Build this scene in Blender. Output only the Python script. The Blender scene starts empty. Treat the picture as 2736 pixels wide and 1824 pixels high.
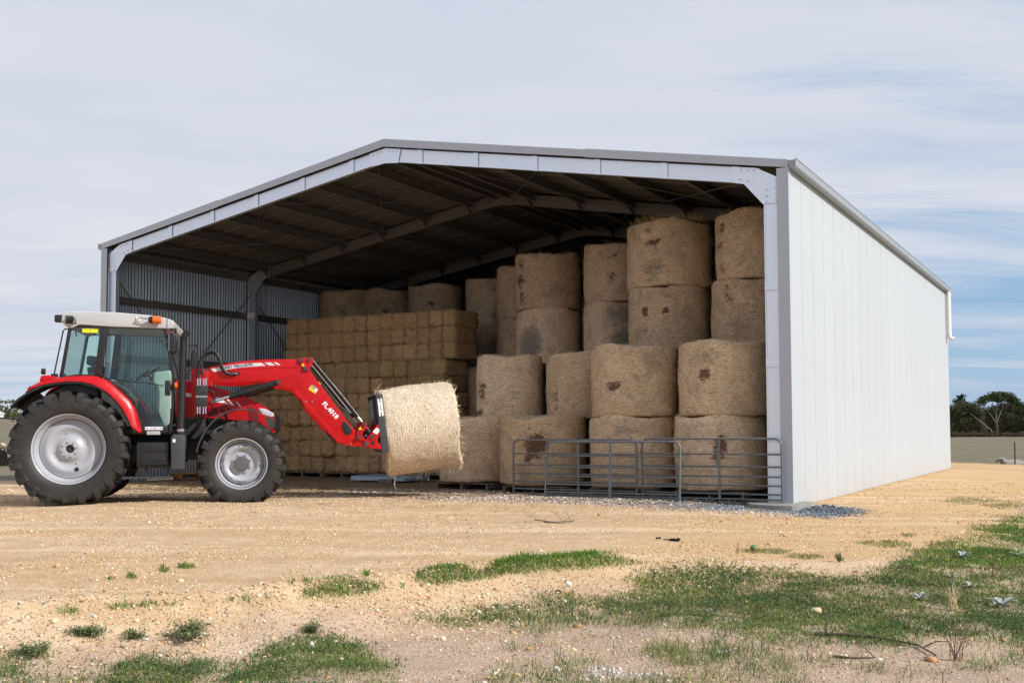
import bpy, bmesh, math, random
import numpy as np
from mathutils import Vector, Matrix, Quaternion
R = math.radians
random.seed(7); rng = np.random.default_rng(7)
SC = bpy.context.scene
COL = SC.collection

# ------------------------------------------------------------------ camera, sky, sun, exposure
EYE = 1.14
PITCH, ROLL, FPX = R(2.92), R(-.19), 2921.0
cam = bpy.data.cameras.new('camera'); cam_o = bpy.data.objects.new('camera', cam); COL.objects.link(cam_o)
cam.sensor_width = 36.0; cam.sensor_fit = 'HORIZONTAL'; cam.lens = 36.0*FPX/2736
cam.shift_y = (998-912)/2736.0
cam.clip_start = .1; cam.clip_end = 3000
cam_o.location = (0, 0, EYE)
cam_o.rotation_euler = (Matrix.Rotation(R(90)+PITCH, 3, 'X') @ Matrix.Rotation(ROLL, 3, 'Z')).to_euler()
SC.camera = cam_o
cam.dof.use_dof = False

SUN_AZ = Vector((.897, -.443)).normalized(); SUN_EL = R(35)
sun_dir = Vector((SUN_AZ.x*math.cos(SUN_EL), SUN_AZ.y*math.cos(SUN_EL), math.sin(SUN_EL)))
sl = bpy.data.lights.new('sun', 'SUN'); sl.energy = 4.8; sl.angle = R(.8); sl.color = (1.0, .965, .915)
so = bpy.data.objects.new('sun', sl); COL.objects.link(so)
so.rotation_euler = sun_dir.to_track_quat('Z', 'Y').to_euler()

W = bpy.data.worlds.new('World'); SC.world = W; W.use_nodes = True
SC.view_settings.view_transform = 'Standard'; SC.view_settings.look = 'None'
SC.view_settings.gamma = 1.0; SC.view_settings.use_curve_mapping = False
SC.view_settings.exposure = 0.0
SC.cycles.max_bounces = 8; SC.cycles.diffuse_bounces = 4; SC.cycles.transparent_max_bounces = 12
SC.cycles.use_denoising = True

def nd(nt, typ, props=None, **ins):
    n = nt.nodes.new(typ)
    for k, v in (props or {}).items(): setattr(n, k, v)
    for k, v in ins.items():
        key = int(k[1:]) if k[0] == 'i' and k[1:].isdigit() else k.replace('_', ' ')
        s = n.inputs[key]
        if isinstance(v, bpy.types.NodeSocket): nt.links.new(v, s)
        elif isinstance(v, tuple) and len(v) == 3 and s.type == 'RGBA': s.default_value = (*v, 1)
        else: s.default_value = v
    return n
def math_(nt, op, a, b=0.0, clamp=False):
    n = nd(nt, 'ShaderNodeMath', {'operation': op, 'use_clamp': clamp}, i0=a, i1=b); return n.outputs[0]
def mapr(nt, x, a, b, c=0.0, d=1.0):
    return nd(nt, 'ShaderNodeMapRange', None, Value=x, From_Min=a, From_Max=b, To_Min=c, To_Max=d).outputs[0]
def mix(nt, f, a, b, typ='MIX'):
    n = nt.nodes.new('ShaderNodeMix'); n.data_type = 'RGBA'; n.blend_type = typ; n.clamp_factor = True
    for s, v in ((n.inputs[0], f), (n.inputs[6], a), (n.inputs[7], b)):
        if isinstance(v, bpy.types.NodeSocket): nt.links.new(v, s)
        elif isinstance(v, tuple): s.default_value = (*v[:3], 1)
        else: s.default_value = v
    return n.outputs[2]
def noise(nt, vec, scale, detail=4.0, rough=.55, dist=0.0, out=0):
    n = nd(nt, 'ShaderNodeTexNoise', None, Scale=scale, Detail=detail, Roughness=rough, Distortion=dist)
    if vec is not None: nt.links.new(vec, n.inputs['Vector'])
    return n.outputs[out]
def mapping(nt, vec, sc=(1, 1, 1), loc=(0, 0, 0), rot=(0, 0, 0)):
    return nd(nt, 'ShaderNodeMapping', None, Vector=vec, Scale=sc, Location=loc, Rotation=rot).outputs[0]

def build_world():
    nt = W.node_tree; nt.nodes.clear()
    tc = nt.nodes.new('ShaderNodeTexCoord'); d = tc.outputs['Generated']
    sx = nd(nt, 'ShaderNodeSeparateXYZ', None, Vector=d)
    sky = nt.nodes.new('ShaderNodeTexSky'); sky.sky_type = 'NISHITA'; sky.sun_disc = False
    sky.sun_elevation = SUN_EL; sky.sun_rotation = math.atan2(SUN_AZ.x, SUN_AZ.y)
    sky.air_density = 1.0; sky.dust_density = .6; sky.ozone_density = 1.5
    zz = math_(nt, 'ADD', math_(nt, 'MAXIMUM', sx.outputs[2], 0.0), .12)
    px = math_(nt, 'DIVIDE', sx.outputs[0], zz); py = math_(nt, 'DIVIDE', sx.outputs[1], zz)
    P = nd(nt, 'ShaderNodeCombineXYZ', None, X=px, Y=py, Z=0.0).outputs[0]
    # high thin cloud sheet: broad cover with streaks, thinning towards the horizon
    warp = noise(nt, mapping(nt, P, (.5, .5, 1)), 1.0, 3, .5, 0, 1)
    Pw = nd(nt, 'ShaderNodeVectorMath', {'operation': 'MULTIPLY_ADD'}, i0=warp, i1=(.7, .7, 0), i2=P).outputs[0]
    broad = noise(nt, mapping(nt, Pw, (.42, .75, 1), (3.1, 1.7, 0), (0, 0, R(-20))), 1.0, 5, .5, .3)
    streak = noise(nt, mapping(nt, Pw, (.42, 1.7, 1), (0, 2.3, 0), (0, 0, R(-16))), 1.5, 9, .60, .35)
    cov = math_(nt, 'ADD', math_(nt, 'MULTIPLY', broad, .50), math_(nt, 'MULTIPLY', streak, .95))
    low = mapr(nt, sx.outputs[2], .0, .24, -.20, .19)
    cov = math_(nt, 'ADD', cov, low)
    cov = math_(nt, 'SUBTRACT', cov, mapr(nt, sx.outputs[0], .0, .36, -.10, .20))
    f = mapr(nt, cov, .40, .74)
    f = math_(nt, 'MULTIPLY', f, .96, True)
    tone = noise(nt, mapping(nt, Pw, (.5, 1.1, 1), (7, 3, 0), (0, 0, R(-15))), 1.5, 7, .6, .3)
    tone = mapr(nt, tone, .32, .68)
    cloud = mix(nt, tone, (6.15, 6.6, 7.75), (7.5, 7.75, 8.35))
    blue = mix(nt, .85, sky.outputs[0], (2.9, 4.9, 7.5))
    blue = mix(nt, mapr(nt, sx.outputs[2], .0, .12, .62, 0.0), blue, (5.0, 6.2, 7.4))
    c = mix(nt, f, blue, cloud)
    bg = nd(nt, 'ShaderNodeBackground', None, Color=c, Strength=.1)
    out = nt.nodes.new('ShaderNodeOutputWorld'); nt.links.new(bg.outputs[0], out.inputs[0])
build_world()

# ------------------------------------------------------------------ helpers
def tag(o, label=None, cat=None, group=None, kind=None):
    for k, v in (('label', label), ('category', cat), ('group', group), ('kind', kind)):
        if v: o[k] = v
    return o
def thing(name, label, cat, loc=(0, 0, 0), rz=0.0, group=None):
    o = bpy.data.objects.new(name, None); COL.objects.link(o)
    o.location = loc; o.rotation_euler = (0, 0, rz); o.empty_display_size = .2
    return tag(o, label, cat, group)
def part_empty(name, parent, loc=(0, 0, 0), rot=(0, 0, 0)):
    o = bpy.data.objects.new(name, None); COL.objects.link(o); o.parent = parent
    o.location = loc; o.rotation_euler = rot; return o
def link(name, me, parent=None, loc=(0, 0, 0), rot=(0, 0, 0)):
    o = bpy.data.objects.new(name, me); COL.objects.link(o)
    if parent: o.parent = parent
    o.location = loc; o.rotation_euler = rot; return o
def copy_tree(o, parent=None):
    c = o.copy(); COL.objects.link(c)
    if parent is not None: c.parent = parent
    for ch in list(o.children): copy_tree(ch, c)
    return c

class MB:
    def __init__(s): s.v = []; s.f = []
    def add(s, vs, fs):
        n = len(s.v); s.v += [tuple(p) for p in vs]; s.f += [tuple(i+n for i in f) for f in fs]; return s
    def box(s, x0, x1, y0, y1, z0, z1):
        vs = [(x, y, z) for z in (z0, z1) for y in (y0, y1) for x in (x0, x1)]
        return s.add(vs, [(0, 2, 3, 1), (4, 5, 7, 6), (0, 1, 5, 4), (2, 6, 7, 3), (0, 4, 6, 2), (1, 3, 7, 5)])
    def obox(s, c, size, M):
        a, b, d = (q/2 for q in size); M = M.to_3x3(); c = Vector(c)
        vs = [c + M @ Vector((x, y, z)) for z in (-d, d) for y in (-b, b) for x in (-a, a)]
        return s.add(vs, [(0, 2, 3, 1), (4, 5, 7, 6), (0, 1, 5, 4), (2, 6, 7, 3), (0, 4, 6, 2), (1, 3, 7, 5)])
    def bar(s, p, q, w, h, up=(0, 0, 1)):
        p, q = Vector(p), Vector(q); d = (q-p); L = d.length; d.normalize()
        u = Vector(up); sd = d.cross(u)
        if sd.length < 1e-4: sd = d.cross(Vector((1, 0, 0)))
        sd.normalize(); u = sd.cross(d).normalized()
        M = Matrix((d, sd, u)).transposed()
        return s.obox((p+q)/2, (L, w, h), M)
    def prism(s, poly, a0, a1, plane='xz'):
        n = len(poly)
        f = {'xz': lambda p, a: (p[0], a, p[1]), 'xy': lambda p, a: (p[0], p[1], a), 'yz': lambda p, a: (a, p[0], p[1])}[plane]
        vs = [f(p, a0) for p in poly] + [f(p, a1) for p in poly]
        fs = [tuple(range(n-1, -1, -1)), tuple(range(n, 2*n))] + [(i, (i+1) % n, n+(i+1) % n, n+i) for i in range(n)]
        return s.add(vs, fs)
    def tube(s, pts, r, n=8, cap=True):
        pts = [Vector(p) for p in pts]; m = len(pts)
        rs = r if isinstance(r, (list, tuple)) else [r]*m
        vs = []; ref = None
        for i, p in enumerate(pts):
            t = (pts[min(i+1, m-1)] - pts[max(i-1, 0)]).normalized()
            if ref is None:
                ref = t.orthogonal().normalized()
            ref = (ref - t*ref.dot(t)).normalized(); b = t.cross(ref)
            for k in range(n):
                a = 2*math.pi*k/n; vs.append(p + (ref*math.cos(a) + b*math.sin(a))*rs[i])
        fs = [(i*n+k, i*n+(k+1) % n, (i+1)*n+(k+1) % n, (i+1)*n+k) for i in range(m-1) for k in range(n)]
        if cap: fs += [tuple(range(n-1, -1, -1)), tuple(range((m-1)*n, m*n))]
        return s.add(vs, fs)
    def cyl(s, p, q, r, n=12): return s.tube([p, q], r, n)
    def lathe(s, prof, n=48, axis='y', c=(0, 0, 0), closed=False):
        # prof: (a, r) with a along the axis
        vs = []
        for a, r in prof:
            for k in range(n):
                t = 2*math.pi*k/n; q = (r*math.cos(t), r*math.sin(t))
                vs.append({'y': (c[0]+q[0], c[1]+a, c[2]+q[1]), 'z': (c[0]+q[0], c[1]+q[1], c[2]+a), 'x': (c[0]+a, c[1]+q[0], c[2]+q[1])}[axis])
        m = len(prof); rg = range(m if closed else m-1)
        fs = [(i*n+k, i*n+(k+1) % n, ((i+1) % m)*n+(k+1) % n, ((i+1) % m)*n+k) for i in rg for k in range(n)]
        return s.add(vs, fs)
    def sphere(s, c, r, nu=16, nv=10, sc=(1, 1, 1)):
        vs = [(c[0], c[1], c[2]-r*sc[2])]
        for j in range(1, nv):
            ph = -math.pi/2+math.pi*j/nv
            for i in range(nu):
                t = 2*math.pi*i/nu; vs.append((c[0]+r*sc[0]*math.cos(ph)*math.cos(t), c[1]+r*sc[1]*math.cos(ph)*math.sin(t), c[2]+r*sc[2]*math.sin(ph)))
        vs.append((c[0], c[1], c[2]+r*sc[2])); L = len(vs)-1
        fs = [(0, 1+(i+1) % nu, 1+i) for i in range(nu)]
        fs += [(1+j*nu+i, 1+j*nu+(i+1) % nu, 1+(j+1)*nu+(i+1) % nu, 1+(j+1)*nu+i) for j in range(nv-2) for i in range(nu)]
        fs += [(L, 1+(nv-2)*nu+i, 1+(nv-2)*nu+(i+1) % nu) for i in range(nu)]
        return s.add(vs, fs)
    def mesh(s, name, m, smooth=None, bevel=0.0, seg=2):
        me = bpy.data.meshes.new(name); me.from_pydata(s.v, [], s.f)
        bm = bmesh.new(); bm.from_mesh(me)
        bmesh.ops.recalc_face_normals(bm, faces=bm.faces)
        if bevel:
            es = [e for e in bm.edges if e.is_manifold and e.calc_face_angle(0) > .45]
            try: bmesh.ops.bevel(bm, geom=es, offset=bevel, segments=seg, affect='EDGES', profile=.6, clamp_overlap=True)
            except Exception: pass
        bm.to_mesh(me); bm.free()
        if smooth is not None or bevel:
            me.polygons.foreach_set('use_smooth', [True]*len(me.polygons))
            me.set_sharp_from_angle(angle=R(smooth if smooth is not None else 38))
        if m: me.materials.append(m)
        return me
    def build(s, name, m, parent=None, smooth=None, bevel=0.0, loc=(0, 0, 0), rot=(0, 0, 0), seg=2):
        return link(name, s.mesh(name, m, smooth, bevel, seg), parent, loc, rot)

def np_mesh(name, V, F, mat_, col=None, attr='col', smooth=False):
    me = bpy.data.meshes.new(name); V = np.asarray(V, np.float32); F = np.asarray(F, np.int32); k = F.shape[1]
    me.vertices.add(len(V)); me.vertices.foreach_set('co', V.ravel())
    me.loops.add(F.size); me.loops.foreach_set('vertex_index', F.ravel())
    me.polygons.add(len(F)); me.polygons.foreach_set('loop_start', np.arange(0, F.size, k, dtype=np.int32))
    if smooth: me.polygons.foreach_set('use_smooth', np.ones(len(F), bool))
    me.update(calc_edges=True)
    if col is not None:
        a = me.color_attributes.new(attr, 'FLOAT_COLOR', 'POINT')
        c = np.ones((len(V), 4), np.float32); c[:, :col.shape[1]] = col; a.data.foreach_set('color', c.ravel())
    if mat_: me.materials.append(mat_)
    return me

# value noise
_tab = rng.random(65536).astype(np.float32)
def vn(x, y, z=0.0):
    xi, yi, zi = np.floor(x).astype(np.int64), np.floor(y).astype(np.int64), np.floor(np.zeros_like(x)+z).astype(np.int64)
    fx, fy, fz = x-xi, y-yi, (np.zeros_like(x)+z)-zi
    fx, fy, fz = (t*t*(3-2*t) for t in (fx, fy, fz))
    def h(a, b, c): return _tab[(a*73856093 ^ b*19349663 ^ c*83492791) & 65535]
    def l(a, b, t): return a+(b-a)*t
    return l(l(l(h(xi, yi, zi), h(xi+1, yi, zi), fx), l(h(xi, yi+1, zi), h(xi+1, yi+1, zi), fx), fy),
             l(l(h(xi, yi, zi+1), h(xi+1, yi, zi+1), fx), l(h(xi, yi+1, zi+1), h(xi+1, yi+1, zi+1), fx), fy), fz)
def fbm(x, y, o=4, z=0.0):
    s = 0; a = .5; t = 0
    for i in range(o): s = s + a*vn(x*2**i+17*i, y*2**i-9*i, z*2**i); t += a; a *= .5
    return s/t
def sst(a, b, x):
    t = np.clip((x-a)/(b-a), 0, 1); return t*t*(3-2*t)

# ------------------------------------------------------------------ materials
def new_mat(name):
    m = bpy.data.materials.new(name); m.use_nodes = True; nt = m.node_tree; nt.nodes.clear()
    out = nt.nodes.new('ShaderNodeOutputMaterial'); b = nt.nodes.new('ShaderNodeBsdfPrincipled')
    nt.links.new(b.outputs[0], out.inputs[0]); return m, nt, b, out
def setp(nt, b, **kw):
    for k, v in kw.items():
        s = b.inputs[k.replace('_', ' ')]
        if isinstance(v, bpy.types.NodeSocket): nt.links.new(v, s)
        elif isinstance(v, tuple) and s.type == 'RGBA': s.default_value = (*v[:3], 1)
        else: s.default_value = v
def objc(nt): return nt.nodes.new('ShaderNodeTexCoord').outputs['Object']
def bump(nt, h, strength=.3, dist=.02, normal=None):
    n = nd(nt, 'ShaderNodeBump', None, Strength=strength, Distance=dist, Height=h)
    if normal is not None: nt.links.new(normal, n.inputs['Normal'])
    return n.outputs[0]

def simple(name, col, rough=.5, metal=0.0, var=.12, vscale=6.0, dirt=0.0, dirtcol=(.32, .24, .15), coat=0.0, bmp=0.0, bscale=60, spec=.5):
    m, nt, b, out = new_mat(name); oc = objc(nt)
    n1 = noise(nt, oc, vscale, 5, .6)
    c = mix(nt, mapr(nt, n1, .3, .7), tuple(q*(1-var) for q in col), tuple(min(1, q*(1+var)) for q in col))
    if dirt:
        n2 = noise(nt, oc, vscale*2.3, 7, .7, .4)
        c = mix(nt, math_(nt, 'MULTIPLY', mapr(nt, n2, .45, .8), dirt), c, dirtcol)
    rr = mapr(nt, noise(nt, oc, vscale*3, 4, .6), .3, .7, max(.03, rough-.08), min(1, rough+.1))
    setp(nt, b, Base_Color=c, Roughness=rr, Metallic=metal, Coat_Weight=coat, Coat_Roughness=.06, Specular_IOR_Level=spec)
    if bmp: setp(nt, b, Normal=bump(nt, noise(nt, oc, bscale, 4, .6), bmp, .01))
    return m

M = {}
M['red'] = simple('red_paint', (.47, .002, .006), .34, 0, .08, 3, .05, coat=.12, spec=.28)
M['red_dark'] = simple('red_mesh', (.16, .004, .008), .6, 0, .2, 30)
M['black'] = simple('black_plastic', (.012, .012, .013), .42, 0, .3, 8, .10, (.10, .08, .06))
M['black_gloss'] = simple('black_gloss', (.008, .008, .009), .38, 0, .2, 8, .04)
M['iron'] = simple('cast_iron', (.018, .018, .019), .6, 0, .4, 9, .25, (.09, .065, .045), bmp=.2)
M['charcoal'] = simple('charcoal_paint', (.045, .048, .055), .5, 0, .12, 6, .08)
M['rim'] = simple('silver_paint', (.375, .385, .42), .38, 0, .05, 4, .12, (.36, .31, .25), coat=.3)
M['roofgrey'] = simple('light_grey_plastic', (.475, .475, .465), .5, 0, .04, 3, .1)
M['chrome'] = simple('chrome', (.75, .75, .76), .12, 1, .05)
M['steel'] = simple('bright_steel', (.5, .5, .5), .35, 1, .1)
M['interior'] = simple('cab_trim', (.42, .46, .41), .7, 0, .08)
M['amber'] = simple('amber_lens', (.75, .13, .008), .18, 0, .08, coat=.5)
M['white'] = simple('white_decal', (.78, .78, .80), .4, 0, .03)
M['silver_decal'] = simple('silver_decal', (.58, .58, .60), .35, 0, .1, 2)
M['ink'] = simple('dark_ink', (.03, .03, .05), .5, 0, .1)
M['yellow'] = simple('yellow_decal', (.80, .50, .01), .45, 0, .08)
M['limeyellow'] = simple('lime_yellow_sticker', (.72, .72, .02), .45, 0, .05)
M['lens'] = simple('clear_lens', (.62, .64, .68), .12, .3, .15, 30, coat=.6)
M['smoke'] = simple('smoked_grille', (.05, .045, .035), .25, 0, .3, 40, coat=.3)
M['galv_tube'] = simple('galvanised_tube', (.15, .17, .18), .45, .35, .15, 12, .12, (.2, .19, .18))
M['rust'] = simple('rusty_steel', (.14, .06, .03), .8, 0, .3, 20)
M['concrete'] = simple('concrete', (.25, .24, .215), .9, 0, .12, 7, .25, (.2, .17, .13), bmp=.3, bscale=40)
M['pvc'] = simple('white_pipe', (.70, .69, .67), .35, 0, .03)
M['tarp'] = simple('pale_blue_sheet', (.33, .43, .52), .5, 0, .1, 5, .15)
M['stick'] = simple('dry_wood', (.085, .06, .042), .9, 0, .3, 20)
M['dung'] = simple('dark_dung', (.015, .012, .01), .9, 0, .3, 30, bmp=.5)
M['silverleaf'] = simple('silver_leaf', (.33, .37, .365), .7, 0, .15, 20)
M['melon'] = simple('melon_skin', (.12, .20, .08), .5, 0, .5, 30)
M['stone'] = simple('limestone', (.48, .38, .27), .9, 0, .15, 6, bmp=.4)
M['wool'] = simple('wool', (.30, .275, .245), .95, 0, .14, 12, .2, (.34, .27, .2), bmp=.9, bscale=45)
M['sheepface'] = simple('sheep_face', (.33, .28, .25), .85, 0, .1, 8)

def mat_tyre():
    m, nt, b, out = new_mat('tyre_rubber'); oc = objc(nt)
    sx = nd(nt, 'ShaderNodeSeparateXYZ', None, Vector=oc)
    r = math_(nt, 'SQRT', math_(nt, 'ADD', math_(nt, 'POWER', sx.outputs[0], 2.0), math_(nt, 'POWER', sx.outputs[2], 2.0)))
    n1 = noise(nt, oc, 5, 6, .65)
    c = mix(nt, mapr(nt, n1, .35, .7), (.013, .0125, .0125), (.026, .024, .022))
    # dusty brown ring on the lower sidewall, dust over the lugs
    ring = math_(nt, 'MULTIPLY', mapr(nt, r, .40, .62, 1, 0), 1.0, True)
    c = mix(nt, math_(nt, 'MULTIPLY', ring, .30), c, (.042, .029, .022))
    dust = math_(nt, 'MULTIPLY', mapr(nt, noise(nt, oc, 14, 6, .7), .45, .75), .28)
    c = mix(nt, dust, c, (.060, .051, .042))
    setp(nt, b, Base_Color=c, Roughness=.62, Specular_IOR_Level=.5, Normal=bump(nt, noise(nt, oc, 90, 3, .6), .15, .004))
    return m
M['tyre'] = mat_tyre()

def mat_glass(name, tint, refl=1.0):
    m, nt, b, out = new_mat(name); nt.nodes.remove(b)
    tr = nd(nt, 'ShaderNodeBsdfTransparent', None, Color=tint)
    gl = nd(nt, 'ShaderNodeBsdfGlossy', None, Color=(1, 1, 1), Roughness=.02)
    fr = nd(nt, 'ShaderNodeFresnel', None, IOR=1.45)
    f = math_(nt, 'MULTIPLY', fr.outputs[0], refl, True)
    mx = nd(nt, 'ShaderNodeMixShader', None, i0=f, i1=tr.outputs[0], i2=gl.outputs[0])
    nt.links.new(mx.outputs[0], out.inputs[0]); return m
M['glass'] = mat_glass('tinted_cab_glass', (.83, .93, .91), 1.1)
M['mirror'] = simple('mirror_face', (.8, .82, .84), .03, 1, .01)

def mat_sheet(name, col, rough=.4, metal=0.0, var=.05, dirt_low=0.0):
    # painted or galvanised sheet with slight tone differences from sheet to sheet and streaks down the sheet
    m, nt, b, out = new_mat(name); oc = objc(nt)
    rnd = nt.nodes.new('ShaderNodeObjectInfo').outputs['Random']
    st = noise(nt, mapping(nt, oc, (3, 9, .25)), 2.0, 5, .6)
    f = math_(nt, 'ADD', math_(nt, 'MULTIPLY', rnd, .5), math_(nt, 'MULTIPLY', mapr(nt, st, .3, .7), .5))
    c = mix(nt, f, tuple(q*(1-var) for q in col), tuple(q*(1+var) for q in col))
    dirt = mapr(nt, noise(nt, oc, 1.7, 7, .7), .52, .85, 0, .25)
    c = mix(nt, dirt, c, tuple(q*.82 for q in col))
    low = mapr(nt, nd(nt, 'ShaderNodeSeparateXYZ', None, Vector=oc).outputs[2], .12, .75, 1, 0)
    splash = math_(nt, 'MULTIPLY', math_(nt, 'POWER', low, 2.0), mapr(nt, noise(nt, mapping(nt, oc, (1, 5, 1.5)), 3.0, 6, .7), .35, .7))
    c = mix(nt, math_(nt, 'MULTIPLY', splash, dirt_low, True), c, (.42, .30, .18))
    setp(nt, b, Base_Color=c, Roughness=rough, Metallic=metal)
    return m
M['wall'] = mat_sheet('white_wall_sheet', (.485, .512, .535), .42, 0, .035, .35)
M['wall_in'] = mat_sheet('zinc_wall_sheet', (.32, .33, .335), .36, .8)
M['lap'] = mat_sheet('zinc_lap', (.34, .32, .30), .45, .2)
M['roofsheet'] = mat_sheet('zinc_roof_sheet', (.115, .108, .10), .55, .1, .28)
M['flash'] = mat_sheet('grey_flashing', (.45, .475, .54), .45, 0, .04)
M['gutter'] = mat_sheet('pale_gutter', (.30, .33, .345), .4, .1, .04)

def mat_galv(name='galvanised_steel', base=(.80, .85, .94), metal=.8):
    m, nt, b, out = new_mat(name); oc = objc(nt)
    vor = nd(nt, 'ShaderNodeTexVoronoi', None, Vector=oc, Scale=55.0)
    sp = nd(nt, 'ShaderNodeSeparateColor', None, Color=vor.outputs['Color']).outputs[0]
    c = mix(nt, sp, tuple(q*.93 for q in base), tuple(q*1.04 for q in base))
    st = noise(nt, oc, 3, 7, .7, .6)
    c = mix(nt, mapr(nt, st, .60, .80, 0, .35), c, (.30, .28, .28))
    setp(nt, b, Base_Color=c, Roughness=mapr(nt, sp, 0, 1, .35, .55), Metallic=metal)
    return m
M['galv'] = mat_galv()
M['galv_shaded'] = mat_galv('galvanised_steel_shaded', (.14, .13, .12), .05)  # same steel with the shade of the shed interior put into its colour

def mat_hay(name, dark, mid, light, rings=True, squash=(1, 1, 1), stains=True, ringamt=.30, dashamt=.5):
    m, nt, b, out = new_mat(name); oc = objc(nt)
    rnd = nt.nodes.new('ShaderNodeObjectInfo').outputs['Random']
    off = nd(nt, 'ShaderNodeCombineXYZ', None, X=math_(nt, 'MULTIPLY', rnd, 37.0), Y=math_(nt, 'MULTIPLY', rnd, 91.0), Z=math_(nt, 'MULTIPLY', rnd, 53.0)).outputs[0]
    p = nd(nt, 'ShaderNodeVectorMath', {'operation': 'ADD'}, i0=oc, i1=off).outputs[0]
    big = noise(nt, p, 1.6, 4, .55)
    straw = noise(nt, mapping(nt, p, (14, 14, 60) if rings else (26, 26, 60)), 1.5, 5, .7, 1.2)
    straw2 = noise(nt, mapping(nt, p, (60, 60, 22), (0, 0, 0), (.5, .4, .2)), 1.2, 4, .7, .8)
    s = math_(nt, 'ADD', math_(nt, 'MULTIPLY', straw, .62), math_(nt, 'MULTIPLY', straw2, .38))
    f = mapr(nt, s, .36, .66)
    dash = noise(nt, mapping(nt, p, (9, 9, 26) if rings else (10, 10, 14)), 1.6, 4, .62, .8)
    c = mix(nt, f, dark, light)
    c = mix(nt, mapr(nt, big, .35, .65, .25, .6), c, mid)
    c = mix(nt, mapr(nt, noise(nt, p, 4.5, 5, .65, .6), .50, .70, 0, .5), c, light)
    c = mix(nt, mapr(nt, noise(nt, mapping(nt, p, (1, 1, 1.7), (9, 3, 5)), 5.5, 5, .7, .6), .52, .70, 0, .45), c, dark)
    c = mix(nt, mapr(nt, dash, .52, .36, 0, dashamt), c, tuple(q*.72 for q in dark))
    c = mix(nt, mapr(nt, dash, .56, .72, 0, dashamt*.7), c, light)
    fine = noise(nt, p, 45, 4, .75)
    c = mix(nt, mapr(nt, fine, .53, .64, 0, .8), c, light)
    c = mix(nt, mapr(nt, fine, .46, .36, 0, .75), c, tuple(q*.55 for q in dark))
    h = math_(nt, 'ADD', math_(nt, 'MULTIPLY', math_(nt, 'ADD', s, dash), .7), math_(nt, 'MULTIPLY', fine, .5))
    if rings:
        # net wrap: close horizontal cords pressed into the straw
        wv = nd(nt, 'ShaderNodeTexWave', {'wave_type': 'BANDS', 'bands_direction': 'Z'}, Vector=oc, Scale=7.5, Distortion=1.6, Detail=3.0, Detail_Scale=2.2, Detail_Roughness=.7)
        wf = wv.outputs['Fac']
        patch = mapr(nt, noise(nt, p, 2.6, 3, .6), .35, .62)
        wline = math_(nt, 'MULTIPLY', mapr(nt, wf, .0, .30, 1, 0), patch)
        c = mix(nt, math_(nt, 'MULTIPLY', wline, ringamt), c, tuple(q*.5 for q in dark))
        h = math_(nt, 'ADD', h, math_(nt, 'MULTIPLY', math_(nt, 'MULTIPLY', wf, patch), ringamt*1.3))
    if stains:
        at = nd(nt, 'ShaderNodeAttribute', {'attribute_name': 'stain'})
        sp = nd(nt, 'ShaderNodeSeparateColor', None, Color=at.outputs['Color'])
        nz = noise(nt, mapping(nt, p, (1, 1, 1.9)), 9, 5, .68, .5)
        red = mapr(nt, math_(nt, 'ADD', sp.outputs[0], math_(nt, 'MULTIPLY', math_(nt, 'SUBTRACT', nz, .5), 2.3)), .42, .80)
        gry = mapr(nt, math_(nt, 'ADD', sp.outputs[1], math_(nt, 'MULTIPLY', math_(nt, 'SUBTRACT', nz, .5), 1.3)), .35, .85)
        blotch = mapr(nt, noise(nt, p, 2.8, 6, .68, .6), .50, .68, 0, .6)
        grey = mix(nt, f, (.17, .13, .11), (.40, .33, .275))
        c = mix(nt, blotch, c, grey)
        c = mix(nt, math_(nt, 'MULTIPLY', gry, .8), c, mix(nt, f, (.09, .075, .065), (.24, .20, .17)))
        c = mix(nt, math_(nt, 'MULTIPLY', red, .88), c, mix(nt, f, (.055, .022, .012), (.16, .07, .036)))
    tone = math_(nt, 'ADD', math_(nt, 'MULTIPLY', rnd, .30), .78)
    c = mix(nt, 1.0, c, nd(nt, 'ShaderNodeCombineColor', None, Red=tone, Green=math_(nt, 'POWER', tone, 1.08), Blue=math_(nt, 'POWER', tone, 1.25)).outputs[0], 'MULTIPLY')
    setp(nt, b, Base_Color=c, Roughness=.85, Specular_IOR_Level=.25, Normal=bump(nt, h, .6, .025))
    return m
M['hay_round'] = mat_hay('old_round_bale_hay', (.46, .275, .155), (.78, .555, .355), (.93, .75, .53))
M['hay_fresh'] = mat_hay('pale_fresh_bale_hay', (.40, .28, .175), (.64, .51, .36), (.80, .70, .56), stains=False, ringamt=.16, dashamt=.3)
M['hay_square'] = mat_hay('square_bale_hay', (.30, .16, .075), (.58, .345, .18), (.78, .52, .29), rings=False, stains=False)
M['hay_green'] = mat_hay('greenish_square_bale_hay', (.22, .145, .06), (.46, .31, .145), (.64, .47, .24), rings=False, stains=False)
M['straw'] = simple('loose_straw', (.50, .36, .17), .8, 0, .35, 40)
M['straw_pale'] = simple('pale_loose_straw', (.68, .55, .33), .8, 0, .25, 40)
M['netting'] = simple('white_net_wrap', (.62, .61, .60), .5, 0, .1)
M['pallet'] = simple('weathered_pallet_wood', (.17, .135, .10), .85, 0, .3, 9, .2, (.1, .08, .06))
M['pallet_new'] = simple('orange_pallet_wood', (.42, .20, .075), .8, 0, .2, 9)
M['bark'] = simple('pale_bark', (.15, .135, .12), .9, 0, .35, 3)

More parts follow.
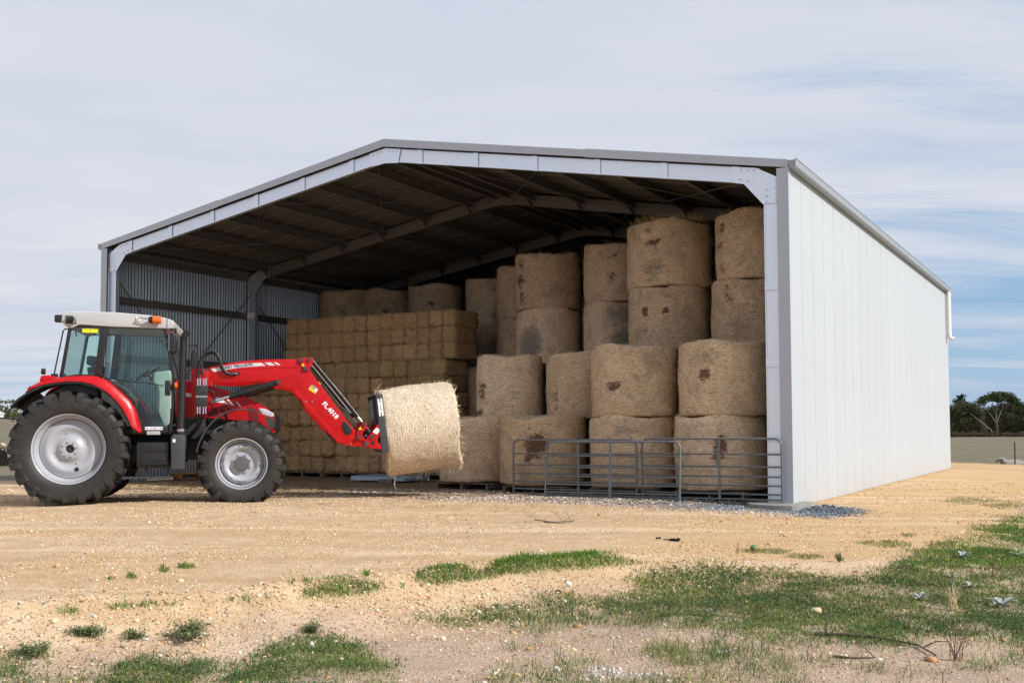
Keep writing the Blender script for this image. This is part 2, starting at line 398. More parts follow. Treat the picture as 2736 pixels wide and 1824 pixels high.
def mat_attr(name, rough=.85, trans=0.0, var=.0, bmp=0.0, spec=.3):
    m, nt, b, out = new_mat(name)
    c = nd(nt, 'ShaderNodeAttribute', {'attribute_name': 'col'}).outputs['Color']
    setp(nt, b, Base_Color=c, Roughness=rough, Specular_IOR_Level=spec)
    if bmp: setp(nt, b, Normal=bump(nt, noise(nt, objc(nt), bmp, 3, .6), .4, .01))
    if trans:
        t = nd(nt, 'ShaderNodeBsdfTranslucent', None, Color=c)
        mx = nd(nt, 'ShaderNodeMixShader', None, i0=trans, i1=b.outputs[0], i2=t.outputs[0])
        nt.links.new(mx.outputs[0], out.inputs[0])
    return m
M['leaf'] = mat_attr('leaves', .6, .25)
M['pebble'] = mat_attr('pebble_stone', .9, 0, 0, 60)
M['crown'] = mat_attr('tree_leaves', .7, .15)

# ------------------------------------------------------------------ the lie of the land
YAW = R(28.9); SX, SY = 4.287, 16.8
CY, SYN = math.cos(YAW), math.sin(YAW)
def S(u, v, z=0.0): return Vector((SX-CY*u+SYN*v, SY+SYN*u+CY*v, z))
def UV(x, y): dx, dy = x-SX, y-SY; return -CY*dx+SYN*dy, SYN*dx+CY*dy

PAD = np.array([(-40, -8), (-8, 5.6), (-3.07, 7.49), (-1.43, 8.29), (-.73, 8.98), (1.13, 10.09), (3.0, 10.5), (4.4, 11.4), (6.0, 13.7), (7.6, 17.2),
                (10.6, 22), (15, 29.5), (18.2, 36.0), (15, 41.5), (-2, 42), (-12.0, 27.6), (-16, 26.5), (-40, 22)], float)
def pad_sd(x, y):
    x = np.asarray(x, float); y = np.asarray(y, float)
    dm = np.full(x.shape, 1e9); ins = np.zeros(x.shape, bool); n = len(PAD)
    for i in range(n):
        ax, ay = PAD[i]; bx, by = PAD[(i+1) % n]; ex, ey = bx-ax, by-ay
        t = np.clip(((x-ax)*ex+(y-ay)*ey)/(ex*ex+ey*ey), 0, 1)
        dm = np.minimum(dm, np.hypot(x-ax-t*ex, y-ay-t*ey))
        c = ((ay > y) != (by > y)) & (x < (bx-ax)*(y-ay)/(by-ay+1e-12)+ax); ins ^= c
    return np.where(ins, -dm, dm)
def ground_z(x, y, micro=True):
    x = np.asarray(x, float); y = np.asarray(y, float)
    d = pad_sd(x, y) + (fbm(x*.9, y*.9, 3)-.5)*.35
    r = np.hypot(x, y)
    zp = -.10*sst(-6, -.2, d) + .065*np.exp(-(((x+5)/4.2)**2+((y-16.8)/2.6)**2))
    drop = .10+.20*(sst(0, 2.0, d)*sst(.5, 3.0, x)+sst(.02, .95, d)*(1-sst(.5, 3.0, x)))
    zo = -drop - .38*sst(28, 45, r)
    rr = sst(45, 200, r)
    ratio = x/np.maximum(y, 1.0)
    lf = sst(-.22, -.42, ratio)*(y > 5)
    zr = zo*(1-rr) + (-.38)*rr
    zl = -.12 + 2.72*np.clip((r-62)/76, 0, 1.0)
    zo = zr*(1-lf*sst(24, 30, r)) + zl*lf*sst(24, 30, r)
    k = sst(-.05, .05, d)
    z = zp*(1-k)+zo*k
    near = (x < 2.2) & (y < 12)
    z = z + near*(sst(2.2, .6, x)*(.12*np.exp(-((d-.05)/.18)**2) - .055*np.exp(-((d+.42)/.24)**2)))
    if micro:
        u, v = UV(x, y)
        inside = sst(-.4, .2, v)*sst(15.6, 15.2, u)*sst(-.3, .1, u)
        a = (1-.8*inside)*sst(220, 20, r)
        out = sst(-.2, .6, d)
        z = z - .022*np.exp(-((u-.1)/1.2)**2-((v+.5)/.8)**2)
        z = z + a*((fbm(x*.7, y*.7, 3)-.5)*.05*(.5+out) + (fbm(x*4.1, y*4.1, 3)-.5)*.03*(.6+.8*out))
    return z
# pixel of the photograph (2352 wide) -> point on the ground
def cam_ray(px, py):
    k = 2736/2352.0; X, Y = px*k-1368, py*k-998
    c, s = math.cos(ROLL), math.sin(ROLL); X, Y = c*X+s*Y, -s*X+c*Y
    d = (X/FPX, 1.0, -Y/FPX); c, s = math.cos(PITCH), math.sin(PITCH)
    return Vector((d[0], c*d[1]-s*d[2], s*d[1]+c*d[2]))
def on_ground(px, py):
    r = cam_ray(px, py); z = -.1
    for i in range(25):
        t = (z-EYE)/r.z; x, y = r.x*t, r.y*t; z = .5*z+.5*float(ground_z(np.array([x]), np.array([y]))[0])
    return Vector((x, y, z))
def to_pix(x, y, z):
    z = z-EYE; c, s = math.cos(PITCH), math.sin(PITCH); d = y*c+z*s; w = -y*s+z*c
    X = FPX*x/d; Y = -FPX*w/d; c, s = math.cos(ROLL), math.sin(ROLL)
    return (1368+c*X-s*Y)*2352/2736.0, (998+s*X+c*Y)*2352/2736.0

def grow(a, b, step, ratio, end):
    out = []; p, s = b, step
    while p < end: s *= ratio; p += s; out.append(p)
    return out
xs = np.arange(-5.0, 8.0, .055); ys = np.arange(4.6, 19.5, .055)
xr = grow(0, xs[-1], .055, 1.06, 900); xl = grow(0, -xs[0], .055, 1.06, 900)
xs = np.array([-q for q in reversed(xl)] + list(xs) + xr)
yr = grow(0, ys[-1], .055, 1.05, 1500); yl = grow(0, -ys[0], .055, 1.15, 60)
ys = np.array([-q for q in reversed(yl)] + list(ys) + yr)
GX, GY = np.meshgrid(xs, ys); GZ = ground_z(GX, GY)
nx, ny = len(xs), len(ys)
V = np.stack([GX.ravel(), GY.ravel(), GZ.ravel()], 1)
idx = np.arange(nx*ny).reshape(ny, nx)
F = np.stack([idx[:-1, :-1].ravel(), idx[:-1, 1:].ravel(), idx[1:, 1:].ravel(), idx[1:, :-1].ravel()], 1)

def zones(x, y):
    d = pad_sd(x, y); n1 = fbm(x*.8, y*.8, 4); n2 = fbm(x*2.6+5, y*2.6, 3); u, v = UV(x, y)
    soil = sst(.0, 1.1, d+(n1-.5)*1.2+(n2-.5)*.5)
    grav = sst(9.5, 7.0, u)*sst(-2.3, -1.3, v+(n2-.5)*1.0+(n1-.5)*.5+.04*(u-4))*sst(-1.4, -.4, u+(n2-.5)*.8)*sst(11.5, 7.5, u+(n1-.5)*3)*sst(1.6, .2, v)
    blue = sst(-1.55, -1.0, v+(n2-.5)*.9)*sst(-1.4, -.6, u+(n2-.5)*.5)*sst(3.6, 1.0, u+(n1-.5)*2.0)*sst(.5, -.1, v)
    shed = sst(-.9, .3, v+(n2-.5)*.8+1.9*sst(5.5, 8.5, u+(n1-.5)*2))*sst(15.6, 15.0, u)*sst(-.2, .2, u)*(v < 18.5)  # litter floor; its spill past the front paints the tractor and bale shadow
    return soil, grav, blue, shed
def mat_ground():
    m, nt, b, out = new_mat('earth'); oc = objc(nt)
    zn = nd(nt, 'ShaderNodeAttribute', {'attribute_name': 'col'})
    sp = nd(nt, 'ShaderNodeSeparateColor', None, Color=zn.outputs['Color'])
    soil, grav, blue = sp.outputs[0], sp.outputs[1], sp.outputs[2]
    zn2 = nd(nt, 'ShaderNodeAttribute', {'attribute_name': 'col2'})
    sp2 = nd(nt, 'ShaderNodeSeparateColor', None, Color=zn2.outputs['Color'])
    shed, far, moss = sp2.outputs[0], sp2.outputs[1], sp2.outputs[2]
    n_big = noise(nt, oc, .55, 5, .6, .3); n_mid = noise(nt, oc, 3.5, 6, .65, .3); n_fine = noise(nt, oc, 28, 5, .7)
    n_gr = noise(nt, oc, 110, 4, .75)
    sand = mix(nt, mapr(nt, n_big, .35, .65), (.575, .39, .22), (.57, .425, .285))
    sand = mix(nt, mapr(nt, n_mid, .42, .72, 0, .6), sand, (.50, .32, .165))
    sand = mix(nt, mapr(nt, n_mid, .5, .28, 0, .55), sand, (.74, .57, .37))
    earth = mix(nt, mapr(nt, n_mid, .35, .7), (.47, .345, .265), (.37, .265, .195))
    earth = mix(nt, mapr(nt, n_big, .4, .62, 0, .5), earth, (.55, .41, .31))
    sand = mix(nt, zn.outputs['Alpha'], sand, mix(nt, n_big, (.57, .35, .155), (.64, .435, .23)))
    trk = noise(nt, mapping(nt, oc, (.10, 1.5, 1), (2, 5, 0), (0, 0, R(-10))), 1.3, 4, .55, .25)
    sand = mix(nt, mapr(nt, trk, .53, .63, 0, .8), sand, (.70, .53, .36))
    sand = mix(nt, mapr(nt, trk, .46, .36, 0, .7), sand, (.50, .335, .19))
    c = mix(nt, soil, sand, earth)
    # small stones set in the surface
    vo = nd(nt, 'ShaderNodeTexVoronoi', {'feature': 'F1'}, Vector=oc, Scale=42.0, Randomness=1.0)
    vc = nd(nt, 'ShaderNodeSeparateColor', None, Color=vo.outputs['Color'])
    vo2 = nd(nt, 'ShaderNodeTexVoronoi', {'feature': 'F1'}, Vector=oc, Scale=17.0, Randomness=1.0)
    vc2 = nd(nt, 'ShaderNodeSeparateColor', None, Color=vo2.outputs['Color'])
    dens = mapr(nt, n_mid, .3, .7, .45, .8)
    st1 = math_(nt, 'MULTIPLY', mapr(nt, vo.outputs['Distance'], .46, .30), math_(nt, 'LESS_THAN', vc.outputs[1], dens))
    stc = mix(nt, vc.outputs[0], (.33, .20, .10), (.78, .64, .46))
    stc = mix(nt, math_(nt, 'GREATER_THAN', vc.outputs[2], .93), stc, (.15, .13, .13))
    c = mix(nt, math_(nt, 'MULTIPLY', st1, .85), c, stc)
    st2 = math_(nt, 'MULTIPLY', mapr(nt, vo2.outputs['Distance'], .36, .24), math_(nt, 'LESS_THAN', vc2.outputs[1], .16))
    c = mix(nt, math_(nt, 'MULTIPLY', st2, .7), c, mix(nt, vc2.outputs[0], (.46, .29, .15), (.78, .66, .50)))
    pg = mix(nt, vc.outputs[0], (.17, .125, .105), (.60, .50, .43))
    c = mix(nt, math_(nt, 'MULTIPLY', grav, .9), c, mix(nt, mapr(nt, n_fine, .3, .7), pg, (.36, .29, .25)))
    bg = mix(nt, vc.outputs[0], (.07, .085, .105), (.21, .235, .265))
    c = mix(nt, math_(nt, 'MULTIPLY', blue, .95), c, bg)
    fl = mix(nt, mapr(nt, noise(nt, oc, 9, 6, .75, .5), .35, .65), (.10, .066, .042), (.27, .195, .125))  # dark floor colour, also laid outside as painted tractor shadow
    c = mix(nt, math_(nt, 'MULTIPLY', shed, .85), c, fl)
    green = mix(nt, mapr(nt, n_fine, .3, .7), (.10, .145, .035), (.19, .215, .075))
    c = mix(nt, math_(nt, 'MULTIPLY', moss, mapr(nt, n_fine, .36, .62)), c, green)
    # far paddock: dry stubble with green bands
    fg = mix(nt, mapr(nt, noise(nt, mapping(nt, oc, (.10, .10, 1)), 2.2, 8, .78, .8), .46, .60), (.205, .165, .135), (.10, .145, .035))
    fg = mix(nt, mapr(nt, noise(nt, mapping(nt, oc, (.5, .5, 1)), 1.2, 7, .75, .5), .42, .62, 0, .8), fg, (.23, .185, .135))
    c = mix(nt, far, c, fg)
    c = mix(nt, mapr(nt, n_fine, .46, .30, 0, .75), c, mix(nt, 1.0, c, (.62, .52, .44), 'MULTIPLY'))
    c = mix(nt, mapr(nt, n_gr, .42, .28, 0, .6), c, mix(nt, 1.0, c, (.6, .55, .5), 'MULTIPLY'))
    h = math_(nt, 'ADD', math_(nt, 'MULTIPLY', n_fine, .6), math_(nt, 'MULTIPLY', st1, .45))
    h = math_(nt, 'ADD', h, math_(nt, 'MULTIPLY', st2, .7)); h = math_(nt, 'ADD', h, math_(nt, 'MULTIPLY', n_gr, .3))
    setp(nt, b, Base_Color=c, Roughness=.95, Specular_IOR_Level=.15, Normal=bump(nt, h, .8, .022))
    return m
M['ground'] = mat_ground()

# grassy areas (outlines lie on the ground; traced as points of the photograph, then carried to the ground by on_ground where needed)
def inpoly(px, py, poly):
    ins = np.zeros(px.shape, bool); n = len(poly)
    for i in range(n):
        ax, ay = poly[i]; bx, by = poly[(i+1) % n]
        ins ^= ((ay > py) != (by > py)) & (px < (bx-ax)*(py-ay)/(by-ay+1e-9)+ax)
    return ins
P_STRIP = [(960, 1316), (1000, 1305), (1060, 1300), (1100, 1312), (1150, 1292), (1200, 1278), (1260, 1278), (1340, 1268), (1400, 1275), (1480, 1297), (1400, 1301), (1250, 1312), (1130, 1329), (1000, 1347), (960, 1335)]
P_TUFT = [(690, 1360), (720, 1345), (760, 1332), (800, 1330), (850, 1338), (890, 1350), (850, 1361), (760, 1370), (690, 1372)]
P_BIG = [(1490, 1312), (1640, 1300), (1760, 1314), (1900, 1328), (2010, 1332), (2060, 1290), (2130, 1262), (2230, 1236), (2300, 1200), (2352, 1178), (2500, 1145), (3400, 1090), (3400, 1560), (2500, 1490), (2352, 1478), (2200, 1462), (2100, 1452), (2050, 1490), (1900, 1470), (1800, 1482), (1700, 1452), (1560, 1440), (1480, 1420), (1300, 1395), (1440, 1362)]
P_BAND = [(930, 1440), (1000, 1412), (1080, 1396), (1250, 1372), (1480, 1350), (1560, 1400), (1500, 1428), (1300, 1425), (1100, 1432)]
P_SPARSE = [(1180, 1425), (1500, 1420), (1800, 1475), (2050, 1480), (2500, 1480), (3400, 1540), (3400, 1750), (1050, 1700)]
P_TALL = [(1480, 1490), (1560, 1478), (1650, 1490), (1720, 1510), (1690, 1535), (1560, 1530), (1490, 1520)]
P_LEFT = [(-80, 1500), (150, 1505), (300, 1515), (430, 1510), (550, 1530), (600, 1500), (650, 1470), (690, 1448), (760, 1458), (840, 1485), (890, 1520), (870, 1700), (-80, 1700)]
SMALL = [(165, 1405, 26, 4), (280, 1394, 28, 4), (345, 1390, 30, 5), (400, 1388, 40, 4), (450, 1386, 20, 3), (565, 1376, 16, 4), (613, 1371, 9, 3), (525, 1379, 12, 2), (705, 1339, 9, 4), (672, 1342, 7, 2),
         (375, 1310, 12, 3), (430, 1302, 18, 2.5), (300, 1322, 13, 3), (255, 1330, 9, 2), (840, 1318, 7, 4), (925, 1348, 10, 4), (2050, 1250, 45, 7), (1990, 1247, 24, 5), (2085, 1230, 22, 4), (2095, 1295, 22, 5), (2230, 1150, 60, 8), (2300, 1160, 50, 7), (2160, 1252, 30, 6),
         (1750, 1265, 50, 5), (1850, 1278, 40, 5), (1790, 1268, 16, 3), (1450, 1368, 6, 3), (1340, 1408, 12, 9), (1610, 1378, 14, 8), (1500, 1340, 20, 8), (2250, 1100, 18, 3), (2310, 1110, 25, 4)]
_cr = np.random.default_rng(77)
def cover(px, py, x, y):
    n1 = fbm(x*1.5, y*1.5, 4); n2 = fbm(x*5, y*5, 3); n3 = fbm(x*2.6+40, y*2.6, 4); j = (n3-.5)*90
    def soft(poly, sx_, sy_, k=4):
        r = 0
        for i in range(k): r = r+inpoly(px+j*.8*sx_/20+_cr.normal(0, sx_, px.shape), py+j*.3*sy_/8+_cr.normal(0, sy_, px.shape), poly)
        return r/k
    m_ = n1*.55+n2*.25+n3*.2
    c = np.zeros(px.shape)
    c = np.maximum(c, soft(P_STRIP, 9, 3)); c = np.maximum(c, soft(P_TUFT, 8, 3))
    c = np.maximum(c, soft(P_BIG, 28, 9)*(.30+.70*sst(.40, .56, m_)))
    c = np.maximum(c, soft(P_BAND, 28, 9)*sst(.34, .56, m_)*.8)
    c = np.maximum(c, soft(P_SPARSE, 24, 9)*(.012+.20*sst(.52, .68, m_)))
    c = np.maximum(c, soft(P_TALL, 16, 8)*(.14+.3*sst(.40, .55, n2)))
    c = np.maximum(c, soft(P_LEFT, 26, 9)*(.12+.88*sst(.37, .55, m_)))
    for ax, ay, rx, ry in SMALL:
        c = np.maximum(c, sst(1.5, .2, ((px-ax)/rx)**2+((py-ay)/(ry*(1.7 if ax < 1000 else 1)))**2+(n2-.5)*2.4+(n3-.5)*1.5)*(.7 if ax < 1600 else .45))
    return c
soil, grav, blue, floor_and_shadow = zones(GX, GY)
r_ = np.hypot(GX, GY); far = sst(24, 34, r_)*sst(-.5, 1.5, pad_sd(GX, GY))
gy_ = np.maximum(GY, 1.0); qx, qy = to_pix(GX, gy_, GZ)
vis = (GY > 4) & (GY < 40) & (GX/gy_ < .95) & (GX/gy_ > -.62)
cov = np.where(vis, cover(qx, qy, GX, GY), sst(.42, .6, fbm(GX*.8, GY*.8, 4))*sst(.3, 1.5, pad_sd(GX, GY))*.7)
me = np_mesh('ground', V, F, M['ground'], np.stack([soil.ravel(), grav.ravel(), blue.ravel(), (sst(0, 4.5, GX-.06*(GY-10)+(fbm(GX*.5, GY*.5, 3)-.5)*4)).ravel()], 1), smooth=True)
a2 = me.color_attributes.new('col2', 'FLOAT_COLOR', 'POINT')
c2 = np.ones((len(V), 4), np.float32); c2[:, 0] = floor_and_shadow.ravel(); c2[:, 1] = far.ravel(); c2[:, 2] = (cov*.8).ravel()
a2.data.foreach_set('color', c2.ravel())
g = link('ground', me); tag(g, 'sandy yard, bare soil and paddock around the shed', kind='structure')
# ------------------------------------------------------------------ the hay shed (local x = -u, y = v)
WID, HE, HR, LEN, BAY = 15.3, 5.18, 6.50, 18.2, 4.5
shed = thing('hay_shed', 'large open-fronted steel hay shed with white corrugated walls and low gabled roof', 'shed', S(0, 0), -YAW)
SL = math.atan2(HR-HE, WID/2); TS = math.tan(SL)
def roof_z(u): return HE + TS*min(u, WID-u)
def corr_sheet(L, wid=.762, n=8, amp=.011, axis='z', sub=8, lip=False):
    # one corrugated sheet: ribs along 'L', width along second axis, thin but solid
    vs, fs = [], []; k = n*sub
    for t in (0.0, .0025):
        for j in range(2):
            for i in range(k+1):
                w = wid*i/k; a = math.sin(2*math.pi*i/sub)
                a = amp*max(-1, min(1, a*1.8)); vs.append((a+t, w, L*j))
    m = k+1
    for i in range(k):
        fs.append((i, i+1, m+i+1, m+i)); fs.append((2*m+i, 3*m+i, 3*m+i+1, 2*m+i+1))
        fs.append((i, 2*m+i, 2*m+i+1, i+1)); fs.append((m+i, m+i+1, 3*m+i+1, 3*m+i))
    fs += [(0, m, 3*m, 2*m), (k, 2*m+k, 3*m+k, m+k)]
    if lip:
        q = len(vs); vs += [(a, w, z) for a in (-amp-.014, -amp-.004) for w in (wid-.016, wid+.012) for z in (0, L)]
        fs += [(q, q+1, q+3, q+2), (q+4, q+6, q+7, q+5), (q, q+2, q+6, q+4), (q+1, q+5, q+7, q+3), (q, q+4, q+5, q+1), (q+2, q+3, q+7, q+6)]
    b = MB().add(vs, fs); return b
NS = 24; PW = LEN/NS
sheet = corr_sheet(HE+.165, PW-.0005).mesh('wall_sheet', M['wall'], 60)
sheet_in = corr_sheet(HE+.165, PW-.002, amp=.019).mesh('wall_sheet_zinc', M['wall_in'], 60)
for i in range(NS):
    link('wall_sheet', sheet, shed, (.0, .02+i*PW, -.10))
    link('wall_sheet', sheet_in, shed, (-WID-.008, .02+i*PW, -.10))
bw = corr_sheet(1.0, WID-.02, 160, .011, sub=4)
for i, (a, w, z) in enumerate(bw.v):
    u = .01+w; bw.v[i] = (-u, LEN-.03+a, -.1 if z < .5 else roof_z(u)+.06)
bw.build('back_wall', M['wall_in'], shed, 60)
# roof sheets, each running from eave to ridge
RL = WID/2/math.cos(SL)+.06
rs = corr_sheet(RL, PW-.001, amp=.014)
for side in (0, 1):
    b = MB(); b.f = list(rs.f)
    for (a, w, l) in rs.v:
        u = (l*math.cos(SL)-.06) if side == 0 else WID-(l*math.cos(SL)-.06)
        b.v.append((-u, w, HE+.075+(l*math.cos(SL)-.06)*TS+a))
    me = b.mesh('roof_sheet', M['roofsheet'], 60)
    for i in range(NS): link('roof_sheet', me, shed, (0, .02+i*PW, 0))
for side in (0, 1):
    b = MB(); u0, u1 = .10, WID/2-.03; f = (lambda u: -u) if side == 0 else (lambda u: -(WID-u)); zz = lambda u: HE+.075+TS*u-.017
    b.prism([(f(u0), zz(u0)-.006), (f(u1), zz(u1)-.006), (f(u1), zz(u1)), (f(u0), zz(u0))], -.011, .011); me = b.mesh('roof_lap', M['lap'])
    for i in range(1, NS): link('roof_lap', me, shed, (0, .02+i*PW, 0))
cap = MB()
for s in (1, -1):
    cap.bar((-WID/2+s*.0, LEN/2, HR+.125), (-WID/2+s*.26, LEN/2, HR+.125-.26*TS), LEN, .004)
cap.build('ridge_cap', M['flash'], shed)
# portal frames: two columns, two rafters, gussets
PV = [.045, .02+BAY, .02+2*BAY, .02+3*BAY, LEN-.2]
RD = .248
cleat_u = [.83+1.205*k for k in range(6)]
for pi_, v in enumerate(PV):
    mt = M['galv'] if pi_ == 0 else M['galv_shaded'] if pi_ > 1 else M['galv']; mr_ = M['galv'] if pi_ == 0 else M['galv_shaded']  # frames behind the front one take the shade-darkened steel
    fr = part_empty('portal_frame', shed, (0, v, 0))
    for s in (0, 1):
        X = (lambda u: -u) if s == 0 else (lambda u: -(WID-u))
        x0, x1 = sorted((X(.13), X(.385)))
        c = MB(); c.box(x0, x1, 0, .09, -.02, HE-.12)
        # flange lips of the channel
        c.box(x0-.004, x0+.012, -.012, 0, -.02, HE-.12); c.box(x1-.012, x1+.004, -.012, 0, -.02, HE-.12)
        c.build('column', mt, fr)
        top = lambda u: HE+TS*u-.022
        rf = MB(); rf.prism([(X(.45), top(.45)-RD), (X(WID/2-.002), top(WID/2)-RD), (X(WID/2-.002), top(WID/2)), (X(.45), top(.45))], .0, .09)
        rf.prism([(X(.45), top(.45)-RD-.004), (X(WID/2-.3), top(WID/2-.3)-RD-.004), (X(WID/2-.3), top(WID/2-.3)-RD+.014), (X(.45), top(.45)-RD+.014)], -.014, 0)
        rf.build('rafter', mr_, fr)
        kn = MB(); kn.prism([(X(.16), HE-.12), (X(.16), 4.66), (X(.40), 4.66), (X(.70), top(.70)-RD-.02), (X(.86), top(.86)-RD-.01), (X(.86), top(.86)), (X(.5), top(.5))], -.020, -.014)
        k = kn.build('knee_plate', M['galv'], fr)
        for (u, z) in ((.74, top(.74)-.05), (.64, top(.64)-.05), (.54, top(.54)-.05), (.76, top(.76)-RD+.05), (.64, top(.64)-RD+.03), (.34, 4.88), (.34, 4.78), (.34, 4.69), (.19, 4.9), (.19, 4.8), (.19, 4.7), (.19, 5.0)):
            MB().cyl((X(u), -.034, z), (X(u), -.018, z), .013, 6).build('bolt', M['steel'], fr)
        if pi_ < 4:
            for u in cleat_u:
                if pi_ == 0:
                    MB().prism([(X(u-.055), top(u-.055)-RD-.008), (X(u+.055), top(u+.055)-RD-.008), (X(u+.055), top(u+.055)+.004), (X(u-.055), top(u-.055)+.004)], -.019, -.015).build('purlin_cleat', mt, fr)
                else:
                    b = MB(); p, q = Vector((X(u), -.02, top(u)-RD+.01)), Vector((X(u)+(.03 if s else -.03), -.42, top(u)+.02))
                    b.bar(p, q, .10, .006, (1, 0, 0)).build('fly_brace', M['galv_shaded'], fr)
            if pi_ == 0:
                for z in (.95, 2.1, 3.3):
                    MB().box(*sorted((X(.128), X(.39))), -.019, -.015, z, z+.14).build('splice_plate', mt, fr)
    ap = MB(); ap.prism([(-WID/2-.36, top(WID/2-.36)), (-WID/2, top(WID/2)), (-WID/2+.36, top(WID/2-.36)), (-WID/2+.30, top(WID/2-.30)-RD-.02), (-WID/2, top(WID/2-.12)-RD-.02), (-WID/2-.30, top(WID/2-.30)-RD-.02)], -.022, -.015)
    ap.build('apex_plate', mr_, fr)
    for k in range(-3, 4):
        if k: MB().cyl((-WID/2+k*.09, -.034, top(WID/2-abs(k)*.09)-.05), (-WID/2+k*.09, -.02, top(WID/2-abs(k)*.09)-.05), .012, 6).build('bolt', M['steel'], fr)
# purlins and girts
for s in (0, 1):
    for u in cleat_u+[WID/2-.16]:
        X = -u if s == 0 else -(WID-u)
        z = HE+TS*u; b = MB()
        b.box(X-.006, X+.006, .15, LEN-.1, z-.15, z+.05); b.box(X-.006, X+.07, .15, LEN-.1, z-.155, z-.145); b.box(X-.07, X+.006, .15, LEN-.1, z+.043, z+.053)
        b.build('purlin', M['galv_shaded'], shed)
    X = -.06 if s == 0 else -(WID-.06)
    for z in (1.46, 2.77, 4.08, HE-.12):
        b = MB(); d = .055 if s == 0 else -.055
        w = .07
        x0, x1 = sorted((X-.01, X-.01-.10*(1 if s == 0 else -1)))
        b.box(x0, x1, .26, LEN-.2, z-w, z+w); b.build('girt', M['galv_shaded'], shed)
for v in PV[1:4]:
    for z in (2.77, 4.08):
        MB().box(-(WID-.17), -(WID-.40), v-.06, v-.015, z-.075, z+.075).build('girt_bracket', M['white'], shed)
# strap bracing in walls and roof
def rod(name, p, q, r=.009): MB().cyl(p, q, r, 6).build(name, M['galv_shaded'], shed)
for a, b_ in ((0, 1), (1, 2)):
    x = -(WID-.20)
    rod('wall_brace', (x, PV[a]+.1, 4.6), (x, PV[b_], .3), .013); rod('wall_brace', (x, PV[a]+.1, .3), (x, PV[b_], 4.6), .013)
for side in (0, 1):
    f = lambda u: -u if side == 0 else -(WID-u)
    for a, b_ in ((0, 1), (1, 2)):
        for u0, u1 in ((.5, 4.4), (4.4, 7.4)):
            for p, q in ((u0, u1), (u1, u0)):
                rod('roof_brace', (f(p), PV[a]+.1, HE+TS*p-.17), (f(q), PV[b_], HE+TS*q-.17))
# rake flashings with a lap joint, corner flashings, gutters, downpipe, footing
for s in (0, 1):
    X = (lambda u: -u) if s == 0 else (lambda u: -(WID-u))
    for a, b_, o in ((-.012, 3.45, 0), (3.42, WID/2, -.003)):
        fz = lambda u: HE+TS*u
        MB().prism([(X(a), fz(a)+.005), (X(b_), fz(b_)-.003), (X(b_), fz(b_)+.145), (X(a), fz(a)+.13)], -.028+o, -.022+o).build('rake_flashing', M['flash'], shed)
        MB().prism([(X(a), fz(a)+.126), (X(b_), fz(b_)+.141), (X(b_), fz(b_)+.147), (X(a), fz(a)+.132)], -.0222+o, .16).build('rake_flashing', M['flash'], shed)
    x0, x1 = sorted((X(-.016), X(.165)))
    cf = MB(); cf.box(x0, x1, -.030, -.026, -.07, HE+.004)
    x0, x1 = sorted((X(-.020), X(-.016))); cf.box(x0, x1, -.030, .10, -.07, HE+.0)
    cf.build('corner_flashing', M['flash'], shed)
    for k in range(5):
        MB().cyl((X(.03), -.034, .5+k*1.05), (X(.03), -.029, .5+k*1.05), .008, 6).build('screw', M['steel'], shed)
    # quad gutter
    gx = lambda d: X(-d)
    prof = [(.022, HE+.0), (.12, HE+.0), (.135, HE+.02), (.137, HE+.125), (.145, HE+.13), (.145, HE+.14), (.13, HE+.14), (.128, HE+.03), (.115, HE+.012), (.03, HE+.012), (.03, HE+.115), (.022, HE+.115)]
    gt = MB(); gt.prism([(gx(d), z) for d, z in prof], -.02, LEN+.02); 
    gt.prism([(gx(.03), HE+.012), (gx(.115), HE+.012), (gx(.13), HE+.03), (gx(.13), HE+.115), (gx(.03), HE+.115)], -.0205, -.012)
    gt.prism([(gx(.03), HE+.012), (gx(.115), HE+.012), (gx(.13), HE+.03), (gx(.13), HE+.115), (gx(.03), HE+.115)], LEN+.012, LEN+.0205)
    gt.build('gutter', M['gutter'], shed)
dp = MB(); dp.tube([(.085, LEN-.42, HE+.01), (.085, LEN-.42, 3.92), (.09, LEN-.40, 3.84), (.13, LEN-.34, 3.80), (.19, LEN-.26, 3.80)], .055, 12)
dp.tube([(.10, LEN-.22, HE+.01), (.10, LEN-.22, 3.86)], .045, 10)
dp.build('downpipe', M['pvc'], shed, 50)
ft = MB(); pts = [(-.18, -.62), (-.16, .72), (.10, .72)]
pts = [(.20, .55), (.20, -.42), (.13, -.52), (-.15, -.56), (-.38, -.50), (-.56, -.36), (-.66, -.16), (-.68, .06), (-.60, .3), (-.4, .55)]
ft.prism(pts, -.25, .0, 'xy'); ft.build('footing', M['concrete'], shed, bevel=.012)

